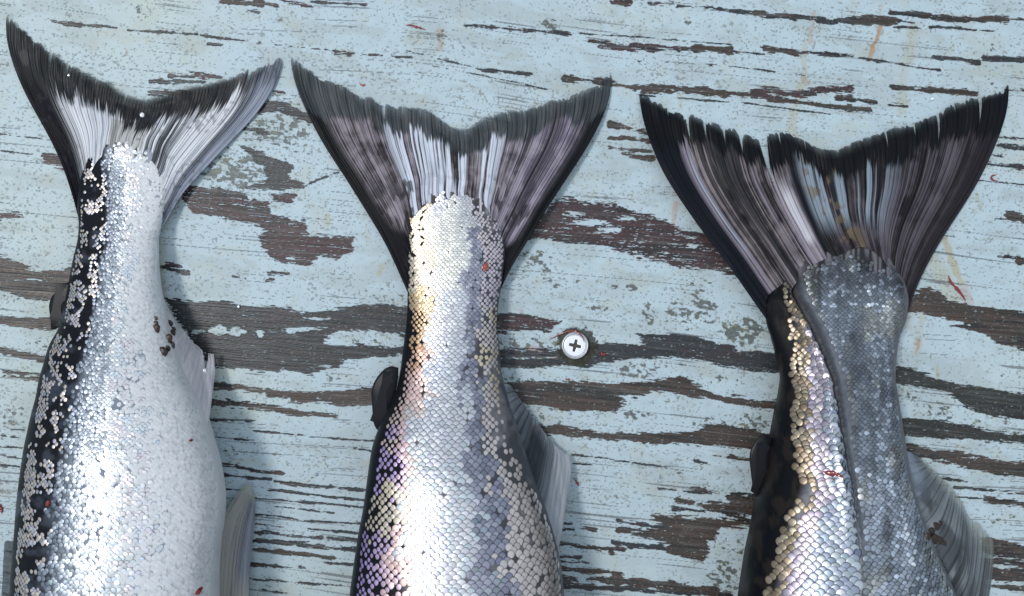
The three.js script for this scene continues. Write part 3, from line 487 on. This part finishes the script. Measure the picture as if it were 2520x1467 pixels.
// ================================================================ second salmon: bright scales, pink and violet along the back
{
  const stations = [[472,1090,1110,1.5],[476,1050,1160,1.6],[484,1032,1190,1.7],[500,1018,1208,1.95],[530,1002,1220,2.4],[570,1000,1236,3.0],[620,1003,1242,3.8],[665,1004,1238,4.55],[712,1003,1232,5.35],[760,1002,1225,6.2],[800,999,1223,7.0],[845,993,1228,7.9],[900,986,1232,9.1],[945,978,1240,10.2],[990,962,1252,11.5],[1049,932,1272,13.3],[1104,914,1290,14.9],[1167,904,1311,16.6],[1240,894,1338,18],[1314,880,1362,19.4],[1387,869,1380,20.6],[1467,858,1388,21.8],[1800,820,1420,25],[2200,810,1430,27],[2600,860,1390,25],[2800,930,1330,20],[2950,1010,1260,13],[3010,1070,1200,6]];
  const fish = makeSalmon({
    label: 'bright silver salmon with pink and violet scales along its black back, between the other two', stations,
    skin: (f, x, y) => {
      const n = fbm(x / 10, y / 12, 401), n2 = fbm(x / 50, y / 80, 402);
      let c = [.005, .006, .009]; c = mix3(c, mix3([.10, .10, .11], [.22, .22, .24], n), ss(.20, .30, f + (n2 - .5) * .1));
      c = mix3(c, [.055, .06, .072], ss(.36, .54, fbm(x / 34, y / 70, 403)) * ss(.58, .66, f) * .9);
      if (y < 760) c = mix3(c, [.012, .012, .016], ss(.12, .04, f)); if (y < 530) c = mix3(c, mix3([.07, .06, .065], [.56, .58, .64], ss(.3, .7, vn(x / 6, 1, 417))), ss(535, 515, y));
      return c;
    },
    scales: [{
      y0: 474, y1: 2600, size: (y) => table([[474,8.6],[650,11],[900,14],[1100,16.6],[1400,18.6],[1600,19.5]], y, 1), aspect: 1.06, tilt: .12, jitter: .1, fill: 1.14, dome: 1,
      look: (f, x, y) => {
        const n = fbm(x / 34, y / 44, 410), n2 = fbm(x / 60, y / 90, 411), r = rnd(); let c, k = 1; f = cl(f + ((fbm(x / 24, y / 46, 419) - .5) * .3 + (rnd() - .5) * .05) * ss(.04, .2, f) * ss(1, .85, f));
        const lo = y < 760 ? .015 : .06 - .03 * ss(1150, 1300, y);
        if (f < lo || rnd() > (y - 476 - 46 * Math.pow(Math.abs(2 * f - 1), 3)) / 42 + .8 * vn(x / 9, 2, 416) - .25) return null;
                const gold = [.74, .62, .42], copper = [.58, .33, .20], pink = [.80, .58, .56], violet = [.50, .40, .74], white = [.70, .70, .72], cream = [.70, .64, .58];
        if (f < .26) {
          const hue = (y + (n - .5) * 160 + f * 200);
          c = hue < 720 ? mix3(cream, gold, n) : hue < 880 ? mix3(gold, copper, n2) : hue < 1010 ? mix3(copper, pink, ss(880, 980, hue)) : hue < 1100 ? mix3(pink, cream, n) : hue < 1230 ? mix3(violet, pink, ss(.05, .22, f)) : hue < 1340 ? mix3(cream, gold, n * .6) : mix3(violet, pink, ss(.05, .2, f));
          c = mix3(c, white, ss(.19, .26, f) * .5); k = .52 + .40 * ss(.08, .25, f) + .12 * (rnd() - .5);
          if (y < 760) k = .72 + .2 * ss(0, .15, f);
          if (r < .06 + .22 * ss(.55, .7, n2) * ss(.26, .12, f)) return null;
        } else if (f < .60) {
          c = mix3(white, [.58, .62, .72], n); if (y < 720) c = mix3(c, [.86, .85, .72], .55 * ss(.35, .6, n2 + .1)); c = mix3(c, [.62, .64, .70], ss(.50, .60, f) * .6);
          if (vn(x / 13, y / 10, 412) > .9 && r < .5) return null; k = 1.02;
        } else if (f < .76) {
          c = mix3([.17, .18, .25], [.52, .53, .62], rnd() * .5 + n * .4); k = .84 + .1 * rnd(); if (y < 560) c = mix3(c, white, .7); if (r < .08) return null;
        } else {
          c = mix3(cream, y < 760 ? violet : [.78, .70, .70], n * .8); k = .58 + .22 * ss(1080, 1320, y) + .12 * rnd(); c = mix3(c, [.66, .61, .61], .5); if (f > .985 - .08 * ss(900, 1000, y) * ss(1250, 1100, y) || r < .10 + .3 * ss(.5, .62, fbm(x / 30, y / 60, 413)) * ss(1350, 1150, y)) return null;
          if (y > 760 && y < 1000 && n > .55) c = mix3(c, gold, .7);
        }
        const j = .88 + .2 * rnd(); return { k, c: [c[0] * j, c[1] * j, c[2] * j] };
      },
    }],
  });
  const len = (y) => fish.sec(y).b;
  makeFin({
    L: [[1012,740],[999,712],[977,665],[955,607],[932,572],[900,519],[871,473],[839,420],[800,366],[772,313],[747,263],[729,220],[716,185],[711,150],[719,138]],
    R: [[1222,740],[1230,715],[1244,679],[1273,632],[1306,582],[1348,508],[1380,462],[1412,412],[1444,366],[1472,313],[1493,270],[1506,224],[1508,192],[1501,179]],
    B: [[1012,740],[1014,660],[1016,580],[1022,530],[1050,498],[1100,490],[1150,494],[1196,510],[1212,560],[1220,640],[1222,740]],
    E: [[719,138],[743,153],[782,178],[811,196],[839,203],[860,217],[889,233],[917,238],[942,258],[953,254],[978,260],[996,261],[1035,263],[1063,274],[1088,293],[1109,309],[1131,316],[1152,313],[1177,295],[1209,281],[1245,270],[1287,268],[1316,258],[1351,245],[1387,235],[1437,217],[1469,203],[1486,188],[1501,179]],
    tears: [[838,204,26,4],[946,256,62,8],[1036,264,24,3],[1244,271,30,4],[1286,268,24,3],[1090,294,18,2],[992,261,18,2.5]],
    h: (s, t, x, y) => mix(len(Math.min(740, Math.max(490, y))) * mid(s), .0012, ss(0, .8, t)) + .0022 * ss(.90, .99, s) * ss(0, .3, t) * ss(1, .6, t), ragged: .0011, ray: .00013, rays: 88, ripple: .0035, jag: .02, bony: 20, bonyEnd: .7, nt: 100,
    color: (s, t, x, y, d) => {
      const k1 = streak(s, t, 40, 11), k2 = streak(s, t, 110, 12), blot = fbm(x / 26, y / 26, 420), edge = 62 + 44 * (streak(s, 0, 110, 12) - .5) + 90 * ss(.22, 0, s) + 26 * ss(.80, .95, s);
      let c = mix3([.028, .024, .028], [.32, .28, .32], cl((k2 - .5) * 1.7 + .42 + (blot - .5) * 1.5));
      c = mix3(c, [.66, .71, .82], ss(.52, .64, k1) * (ss(.26, .34, s) * ss(.72, .62, s)) * .95); c = mix3(c, [.40, .36, .48], ss(.66, .86, s) * .45 * k2 * 1.6);
      c = mix3(c, [.03, .03, .036], ss(.36, .26, k1) * ss(.28, .36, s) * ss(.72, .64, s) * .9);
      const dots = ss(.60, .70, vn(s * 46, t * 15, 421)) * ss(.5, .3, t) * (s < .34 || s > .66 ? 1 : .2); c = mix3(c, [.035, .033, .04], dots * .8);
      c = mix3(c, [.010, .011, .014], cl(ss(.12, .055, s - .16 * ss(.3, 0, t)) + ss(.90, .955, s + .12 * ss(.25, 0, t)) * ss(.97, .85, t)));
      c = mix3(c, mix3([.034, .040, .046], [.078, .090, .10], k2), ss(edge + 6, edge - 8, d));
      { const q = web(s, t, 34); c = [c[0] * q, c[1] * q, c[2] * q]; }
      const fr = streak(s, 0, 200, 13); return [...c, cl(mix(1, .55 + .3 * fr, ss(46, 2, d)) * (d < 2 + 5 * fr ? .6 : 1))];
    },
  }, 'tail_fin', fish.root);
  makeFin({
    L: [[1238,943],[1246,944],[1255,948],[1262,956]], R: [[1372,1350],[1382,1312],[1390,1260],[1398,1207],[1405,1163],[1405,1126],[1394,1104]], B: [[1238,943],[1250,990],[1280,1085],[1313,1190],[1352,1298],[1372,1350]],
    E: [[1262,956],[1273,972],[1299,1009],[1332,1053],[1361,1090],[1380,1104],[1394,1104]],
    h: (s, t, x, y) => mix(len(y) * .98, .003, ss(0, 1, t)), ray: .0003, rays: 18, ripple: .002, jag: .05, bony: 14, bonyEnd: .92, nt: 50, ns: 200,
    color: (s, t) => { const k = .4 * streak(s, t, 30, 15) + .6 * streak(s, t, 90, 16); let c = mix3([.05, .06, .08], [.34, .38, .42], k); { const q = web(s, t, 16); c = [c[0] * q, c[1] * q, c[2] * q]; } c = mix3(c, [.020, .022, .028], ss(.28, .45, s) * ss(.75, .6, s) * ss(.95, .55, t) * .85); c = mix3(c, [.40, .43, .47], ss(.70, .84, s) * .8); return [...c, mix(1, .72 + .2 * k, ss(.5, 1, t))]; },
  }, 'anal_fin', fish.root);
  makeFlap([[980,905],[962,901],[944,910],[923,936],[914,961],[915,990],[922,1049],[936,1062],[962,1000],[978,940]], .011, .003, [.010, .011, .015], 'adipose_fin', fish.root);
  globalThis.fishB = fish;
}
console.log('salmon B');
// ================================================================ third salmon: dull grey, creased, golden scales beside the black back
{
  const stations = [[598,2060,2140,1.5],[606,2020,2165,1.65],[620,1985,2182,1.9],[655,1960,2204,2.6],[700,1915,2228,3.6],[740,1885,2236,4.6],[780,1885,2232,5.6],[830,1898,2214,6.9],[880,1912,2206,8.2],[930,1922,2204,9.5],[974,1917,2211,10.7],[1020,1908,2218,12],[1079,1899,2228,13.8],[1145,1892,2238,15.2],[1207,1872,2252,16.4],[1246,1862,2264,17.4],[1305,1853,2288,18.6],[1363,1841,2314,20],[1441,1829,2350,21.6],[1500,1822,2368,22.6],[1900,1790,2430,27],[2400,1790,2440,29],[2800,1850,2400,26],[3050,1930,2330,20],[3200,2010,2250,13],[3270,2080,2180,6]];
  const FOLD = [[590,1930],[640,1937],[730,1962],[800,2002],[870,2032],[930,2055],[990,2064],[1060,2076],[1130,2087],[1200,2101],[1280,2112],[1360,2121]];
  const fold = (y) => table(FOLD, y, 1), deep = (y) => table([[600,1],[700,2.4],[800,3.4],[900,3.8],[1000,3],[1150,1.8],[1300,.9],[1400,0]], y, 1) * 1e-3;
  const fish = makeSalmon({
    label: 'dull grey salmon with a creased flank and golden scales beside its black back', stations,
    relief: (x, y) => { const d = x - fold(y), w = 1 + .6 * ss(950, 800, y); return deep(y) * (-2.3 * Math.exp(-(d * d) / (2 * 20 * w * w)) + .55 * Math.exp(-Math.pow((d + 24) / 17, 2)) + .12 * Math.exp(-Math.pow((d - 40) / 30, 2))); },
    skin: (f, x, y) => {
      const n = fbm(x / 9, y / 9, 501), n2 = fbm(x / 40, y / 60, 502), d = x - fold(y);
      let c = d > 0 ? mix3([.06, .07, .085], [.20, .225, .26], n * .6 + n2 * .4) : mix3([.15, .15, .17], [.40, .40, .45], n);
      if (d < 0) { const g0 = table([[700,1925],[850,1945],[1000,1950],[1180,1960],[1300,1918],[1467,1885]], y, 1); c = mix3(mix3([.004, .005, .007], [.018, .014, .013], ss(.5, .7, fbm(x / 22, y / 40, 504))), c, ss(g0 + 10, g0 + 50, x)); }
      c = mix3(c, mix3([.022, .022, .026], [.16, .15, .17], ss(.35, .75, vn(x / 6, y / 60, 505))), ss(730, 670, y) * .95); c = mix3(c, [.14, .13, .13], ss(.93, 1, f) * .6);
      return c;
    },
    scales: [{   // the large scales left of the crease
      y0: 700, y1: 2850, size: (y) => table([[700,12],[850,14.5],[1000,18],[1200,19.5],[1600,21]], y, 1), aspect: 1.0, tilt: .12, jitter: .12, fill: 1.12, dome: 1.5,
      look: (f, x, y) => {
        const d = x - fold(y); if (d > -mix(14, 6, ss(900, 1100, y)) ) return null;
        const g0 = table([[700,1930],[850,1950],[1000,1948],[1180,1958],[1230,1966],[1300,1918],[1467,1888]], y, 1) + (fbm(y / 20, x / 30, 510) - .5) * 22, r = rnd();
        if (x < g0 || (y > 1185 && y < 1225 && x < 1995) ) return null;
        if (x < g0 + 44) { if (r < .16) return null; return { k: .72 + .2 * rnd(), c: mix3([.20, .16, .11], [.44, .37, .29], rnd()) }; }
        if (x < g0 + 84) return { k: .98, c: mix3([.34, .31, .40], [.60, .54, .58], rnd()) };
        return { k: .98, c: mix3([.28, .33, .42], [.54, .58, .64], rnd()) };
      },
    }, {         // the finer dull scales right of it
      minNx: -.2, y0: 602, y1: 2850, size: (y) => table([[602,9],[800,11],[1100,13.2],[1600,15.5]], y, 1), aspect: 1.02, tilt: .16, jitter: .12, fill: 1.14, dome: 1.3,
      look: (f, x, y) => {
        const d = x - fold(y), r = rnd(); if (d < mix(30, 7, ss(960, 1200, y))) return null;
        if (f > .97 || r < ss(70, 0, y - 604 - 40 * Math.abs(f - .55) * 2 - 30 * fbm(x / 22, 3, 522) + 12)) return null;
        const n = fbm(x / 30, y / 44, 520), lum = (.24 + .05 * (rnd() - .5) + (rnd() > .975 ? .25 : 0)) * (.35 + 1.3 * n) * (.6 + .8 * vn(x / 9, y / 120, 523)) * (1 + .7 * ss(1020, 1300, y)) * mix(.5, 1, ss(650, 820, y)) * (y < 760 && rnd() > .85 ? 2.4 : 1) * (1 + .9 * ss(.14, 0, Math.abs(f - .84)) * (r > .7 ? 1 : 0));  // some scales coloured brighter as painted glints, more at the tail root
        if (r < .08) return null;
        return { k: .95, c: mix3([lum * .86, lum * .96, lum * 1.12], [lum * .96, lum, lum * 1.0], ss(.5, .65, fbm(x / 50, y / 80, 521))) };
      },
    }],
  });
  const len = (y) => fish.sec(y).b;
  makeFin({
    L: [[1905,815],[1870,762],[1838,725],[1819,686],[1787,647],[1752,600],[1717,557],[1689,513],[1650,458],[1618,403],[1595,337],[1575,278],[1568,238],[1577,222]],
    R: [[2218,820],[2236,765],[2247,721],[2270,674],[2298,619],[2337,557],[2380,494],[2419,427],[2447,364],[2474,297],[2486,246],[2487,212],[2476,200]],
    B: [[1905,815],[1930,745],[1956,700],[1986,664],[2020,642],[2060,630],[2120,608],[2170,636],[2196,690],[2212,750],[2218,820]],
    E: [[1577,222],[1607,239],[1646,258],[1685,282],[1692,290],[1701,278],[1728,286],[1734,294],[1740,292],[1772,305],[1783,313],[1807,315],[1826,333],[1834,329],[1868,341],[1880,346],[1891,329],[1913,321],[1936,323],[1976,343],[2007,360],[2035,368],[2062,366],[2093,352],[2137,333],[2176,319],[2211,309],[2258,295],[2302,278],[2325,262],[2360,246],[2400,238],[2408,236],[2435,223],[2455,219],[2476,200]],
    tears: [[1693,286,64,11],[1735,292,64,8],[1782,311,48,7],[1824,330,52,10],[1880,345,190,27,2.2],[1916,322,34,4],[1978,345,24,3],[2174,320,40,4],[2245,299,30,4],[2304,277,76,7],[2406,237,66,9],[2345,254,18,3],[1646,259,20,3]],
    h: (s, t, x, y) => mix(len(Math.min(800, Math.max(640, y))) * mid(s), .0012, ss(0, .85, t)) + (s < .40 ? .0016 * ss(.40, .36, s) : 0) * ss(.05, .3, t) * ss(1, .7, t) + .0015 * ss(.10, .03, s) * ss(0, .2, t) * ss(1, .7, t), ragged: .0011, ray: .00013, rays: 96, ripple: .0035, jag: .02, bony: 22, bonyEnd: .75, nt: 90, ns: 900,
    color: (s, t, x, y, d) => {
      const k1 = streak(s, t, 38, 21), k2 = streak(s, t, 120, 22), blot = fbm(x / 30, y / 36, 530), edge = 66 + 56 * (streak(s, 0, 120, 22) - .5) + 60 * ss(.16, 0, s) + 50 * ss(.80, 1, s);
      const left = ss(.42, .38, s);
      let c = mix3([.016, .014, .017], mix3([.115, .10, .12], [.25, .215, .23], left), cl((k2 - .5) * 1.9 + .40 + (blot - .5) * 1.2)); c = mix3(c, [.36, .32, .40], left * ss(.52, .68, k1) * .7);
      c = mix3(c, [.27, .33, .40], ss(.50, .62, k1) * ss(.40, .46, s) * ss(.74, .62, s) * ss(.12, .4, t) * .9); c = mix3(c, [.16, .12, .07], ss(.58, .68, blot) * ss(.42, .46, s) * ss(.62, .56, s) * .7);
      c = mix3(c, [.025, .025, .03], ss(.34, .25, k1) * .85);
      c = mix3(c, [.014, .016, .022], ss(.40, .41, s) * ss(.435, .42, s) * ss(.95, .8, t));
      c = mix3(c, [.72, .70, .76], ss(.355, .372, s) * ss(.402, .388, s) * ss(.10, .2, t) * ss(.72, .5, t) * .9); c = mix3(c, [.010, .012, .018], ss(.11, .08, s)); c = mix3(c, [.40, .48, .58], ss(.108, .114, s) * ss(.126, .12, s) * ss(.2, .4, t) * ss(.85, .7, t) * .6); c = mix3(c, [.020, .018, .022], ss(.86, .97, s) * .9);  // the thin bluish line is a highlight painted beside the black leading edge
      c = mix3(c, [.007, .008, .011], ss(edge + 7, edge - 9, d));
      { const q = web(s, t, 36); c = [c[0] * q, c[1] * q, c[2] * q]; }
      const fr = streak(s, 0, 200, 23); return [...c, cl(mix(1, .56 + .3 * fr, ss(30, 2, d)))];
    },
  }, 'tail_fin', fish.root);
  makeFin({
    L: [[2228,1110],[2238,1112],[2249,1118],[2262,1126]], R: [[2352,1660],[2410,1570],[2432,1480],[2440,1430],[2446,1382],[2444,1328]], B: [[2228,1110],[2244,1207],[2265,1290],[2302,1352],[2333,1410],[2346,1520],[2352,1660]],
    E: [[2262,1126],[2292,1149],[2335,1188],[2366,1231],[2384,1268],[2417,1293],[2444,1328]],
    h: (s, t, x, y) => mix(len(y) * .98, .0035, ss(0, 1, t)), ray: .0003, rays: 20, ripple: .003, jag: .03, bony: 16, bonyEnd: .94, nt: 50, ns: 220,
    color: (s, t) => { const k = .4 * streak(s, t, 34, 25) + .6 * streak(s, t, 100, 26); let c = mix3([.09, .10, .115], [.30, .33, .35], k); { const q = web(s, t, 18); c = [c[0] * q, c[1] * q, c[2] * q]; } c = mix3(c, [.04, .045, .05], ss(.42, .25, k) * ss(.3, .45, s) * .9); c = mix3(c, [.035, .04, .045], ss(.45, .62, fbm(s * 9, t * 3, 27)) * ss(.8, .3, t) * .7); c = mix3(c, [.36, .38, .30], ss(.75, 1, t) * .55); c = mix3(c, [.28, .33, .42], ss(.3, .1, s) * ss(.7, .3, t) * .6); return [...c, mix(1, .5, ss(.55, 1, t))]; },
  }, 'anal_fin', fish.root);
  makeFlap([[1898,1080],[1878,1067],[1860,1083],[1845,1114],[1847,1161],[1860,1227],[1876,1236],[1894,1170]], .013, .003, [.010, .011, .015], 'adipose_fin', fish.root);
  globalThis.fishC = fish;
}
console.log('salmon C');
// ---------------------------------------------------------------- the screw
{
  const screw = add(new THREE.Group(), 'screw'); tag(screw, 'shiny cross head steel screw ringed with dark moss in the board', 'screw');
  const u = K, prof = [[0, -.5], [33.5, -.5], [33.8, 4], [32.5, 7.5], [31, 8.6], [29.6, 9], [29.2, 4.5], [26.2, 4.5], [26, 3.6], [0, 3.6]].map(([r, y]) => new THREE.Vector2(r * u, y * u));
  const steel = new THREE.MeshStandardMaterial({ color: new THREE.Color().setRGB(.86, .87, .9), metalness: 1, roughness: .42 });
  const dark = new THREE.MeshStandardMaterial({ color: new THREE.Color().setRGB(.055, .055, .05), metalness: .2, roughness: .6 });  // dark colour puts the shade of the deep cross slot into its floor
  const cap = new THREE.Shape(); cap.absarc(0, 0, 24.6 * u, 0, Math.PI * 2);
  const slot = new THREE.Path(), c = 4.6 * u, e = 15.5 * u; [[c, c], [e, c * .8], [e, -c * .8], [c, -c], [c * .8, -e], [-c * .8, -e], [-c, -c], [-e, -c * .8], [-e, c * .8], [-c, c], [-c * .8, e], [c * .8, e]].forEach(([x, y], i) => (i ? slot.lineTo(x, y) : slot.moveTo(x, y))); slot.closePath(); cap.holes.push(slot);
  const top = new THREE.ExtrudeGeometry(cap, { depth: 5 * u, bevelEnabled: true, bevelThickness: u, bevelSize: .8 * u, bevelSegments: 3, curveSegments: 48 }); top.rotateX(-Math.PI / 2);
  add(new THREE.Mesh(new THREE.LatheGeometry(prof, 64), steel), 'rim', screw);
  add(new THREE.Mesh(top, steel), 'head', screw).position.y = 4.4 * u;
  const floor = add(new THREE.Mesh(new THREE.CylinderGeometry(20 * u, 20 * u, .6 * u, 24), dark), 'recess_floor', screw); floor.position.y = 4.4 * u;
  screw.position.copy(at(1414, 850, 0)); screw.position.y = .0006; screw.rotation.y = -.22;
}
// ---------------------------------------------------------------- scraps of blood, clots and flecks
const blood = new THREE.MeshPhysicalMaterial({ color: new THREE.Color().setRGB(.22, .012, .012), roughness: .25, clearcoat: .5 });
const paleBlood = new THREE.MeshPhysicalMaterial({ color: new THREE.Color().setRGB(.36, .07, .04), roughness: .4 });
const clotM = new THREE.MeshPhysicalMaterial({ color: new THREE.Color().setRGB(.028, .014, .009), roughness: .4 });
function ribbon(pts, r, m, name, label, category) {      // pts: vectors already on the surface; a flattened wavy strand
  const c = new THREE.CatmullRomCurve3(pts), n = 28, k = 8, pos = [], id = [];
  for (let i = 0; i <= n; i++) { const p = c.getPoint(i / n), t = c.getTangent(i / n), sd = new THREE.Vector3(-t.z, 0, t.x).normalize(), w = r * K * (Math.pow(Math.sin(Math.PI * cl(i / n, .03, .97)), .5)) * (.6 + .8 * vn(i / 3, r, 600)); for (let q = 0; q < k; q++) { const a = q / k * Math.PI * 2; pos.push(p.x + sd.x * Math.cos(a) * w, p.y + Math.sin(a) * w * .35 + .0001, p.z + sd.z * Math.cos(a) * w); if (i < n) { const o = i * k + q, o2 = i * k + (q + 1) % k; id.push(o, o2, o + k, o2, o2 + k, o + k); } } }
  const g = new THREE.BufferGeometry(); g.setAttribute('position', new THREE.Float32BufferAttribute(pos, 3)); g.setIndex(id); g.computeVertexNormals();
  return tag(add(new THREE.Mesh(g, m), name), label, category);
}
const onBoard = (a, h = .0002) => { const r = []; for (let i = 0; i < a.length; i += 2) r.push(at(a[i], a[i + 1], h)); return r; };
ribbon(onBoard([998,62,1010,62,1022,66,1034,69,1046,73]), 2.4, blood, 'blood_strand', 'thin red blood strand lying on paint above the bright salmon tail', 'blood');
ribbon(onBoard([2333,678,2340,695,2352,708,2364,722,2376,740]), 3.6, blood, 'blood_strand', 'long dark red blood streak on stained paint beside the dull grey salmon tail', 'blood');
ribbon(onBoard([2452,430,2440,434,2441,442,2456,446]), 2.6, blood, 'blood_strand', 'small hooked red blood scrap on paint beside the dull grey salmon tail', 'blood');
ribbon([at(1350, 837, .0003), at(1378, 823, .0005), at(1402, 815, .0014), at(1420, 817, .0022), at(1432, 828, .0022), at(1437, 841, .0021)], 1.8, blood, 'blood_strand', 'thin red thread lying across the rim of the steel screw', 'blood');
ribbon(onBoard([1478,868,1484,872,1490,871]), 4, blood, 'blood_scrap', 'small red blood scrap on dark bare wood right beside the screw', 'blood');
ribbon(onBoard([1390,933,1397,934,1403,934]), 2.6, blood, 'blood_scrap', 'small red blood scrap on paint edge below the screw', 'blood');
ribbon(onBoard([885,207,892,210,899,208]), 2.4, paleBlood, 'blood_scrap', 'tiny orange red scrap on paint above the bright salmon tail edge', 'blood');
ribbon(onBoard([-2,1240,1,1250,4,1262]), 4, blood, 'blood_scrap', 'red blood blob on paint beside the pale salmon back', 'blood');
ribbon(onBoard([1415,1180,1420,1188,1424,1196]), 3, blood, 'blood_scrap', 'dark red blood scrap on paint beside the bright salmon anal fin', 'blood');
const onFish = (f, a, up = .0004) => { const r = []; for (let i = 0; i < a.length; i += 2) { const p = f.on(a[i], a[i + 1]); p.y += up; r.push(p); } return r; };
ribbon(onFish(fishC, [2024,1160,2040,1164,2056,1166,2072,1174]), 5, blood, 'blood_clot', 'dark red blood clot lying on the creased flank of the grey salmon', 'blood');
ribbon(onFish(fishA, [466,1084,471,1083,476,1081]), 3, blood, 'blood_spot', 'tiny red blood spot on the pale salmon belly by the vent', 'blood');
ribbon(onFish(fishA, [115,1245,119,1238,122,1231]), 4.5, blood, 'blood_spot', 'red blood spot among the dark back scales of the pale salmon', 'blood');
ribbon(onFish(fishA, [482,1462,490,1452,499,1444]), 6, blood, 'blood_spot', 'larger red blood spot on the pale salmon lower belly', 'blood');
ribbon(onFish(fishB, [1191,668,1195,656,1199,646]), 5.5, paleBlood, 'blood_spot', 'rusty red blood spot on the tail root of the bright salmon', 'blood');
function clot(list, name, label) {                      // overlapping flattened lumps: [point, radius]
  const gs = list.map(([p, r], i) => { const g = new THREE.IcosahedronGeometry(r * K, 3), a = g.attributes.position, v = new THREE.Vector3(); for (let k = 0; k < a.count; k++) { v.fromBufferAttribute(a, k); const q = 1 + .3 * (vn(v.x / K / 5 + i * 9, v.z / K / 5, 610) - .5); a.setXYZ(k, v.x * q, v.y * .4 * q, v.z * q * 1.15); } g.computeVertexNormals(); g.translate(p.x, p.y, p.z); return g; });
  return tag(add(new THREE.Mesh(mergeGeometries(gs), clotM), name), label, 'clot');
}
const lift = (f, x, y, r, up) => { const p = f.on(x, y); p.y += up; return [p, r]; };
clot([lift(fishA, 383, 784, 5, .0002), lift(fishA, 384, 796, 6, .0002), lift(fishA, 385, 809, 9, .0003)], 'brown_clot', 'short brown clot on the pale salmon near its anal fin');
clot([[417, 797, 8], [426, 812, 7], [414, 834, 10], [424, 820, 8], [422, 850, 8], [401, 866, 11], [412, 858, 7]].map(([x, y, r]) => lift(fishA, x, y, r, .0001)), 'brown_clot', 'longer chain of brown clots across the pale salmon anal fin root');
clot([[2303, 1296, 9], [2314, 1288, 6], [2292, 1308, 8], [2281, 1321, 8], [2298, 1328, 11], [2312, 1330, 8], [2321, 1338, 7]].map(([x, y, r]) => lift(fishC, x, y, r, .0001)), 'brown_clot', 'dark brown clot on the anal fin root of the dull grey salmon');
const fleckM = new THREE.MeshPhysicalMaterial({ color: new THREE.Color().setRGB(.9, .91, .93), metalness: .5, roughness: .15, clearcoat: 1 });
for (const [x, y, h, r, label] of [[502, 913, fishA, 6, 'bright white fleck on the pale salmon anal fin'], [349, 283, fishA, 6, 'bright white fleck on the dark middle of the pale salmon tail'], [168, 185, fishA, 3, 'tiny white fleck on the black corner of the pale salmon tail'], [2295, 243, .0004, 4, 'tiny white fleck on paint above the grey salmon tail'], [586, 755, .0004, 3.5, 'tiny white fleck on dark wood between the two brighter salmon']]) {
  const g = new THREE.SphereGeometry(r * K, 20, 12); g.scale(1, .5, 1.1); const o = tag(add(new THREE.Mesh(g, fleckM), 'white_fleck'), label, 'fleck'); o.position.copy(h.on ? h.on(x, y) : at(x, y, h));
}
renderer.render(scene, camera);
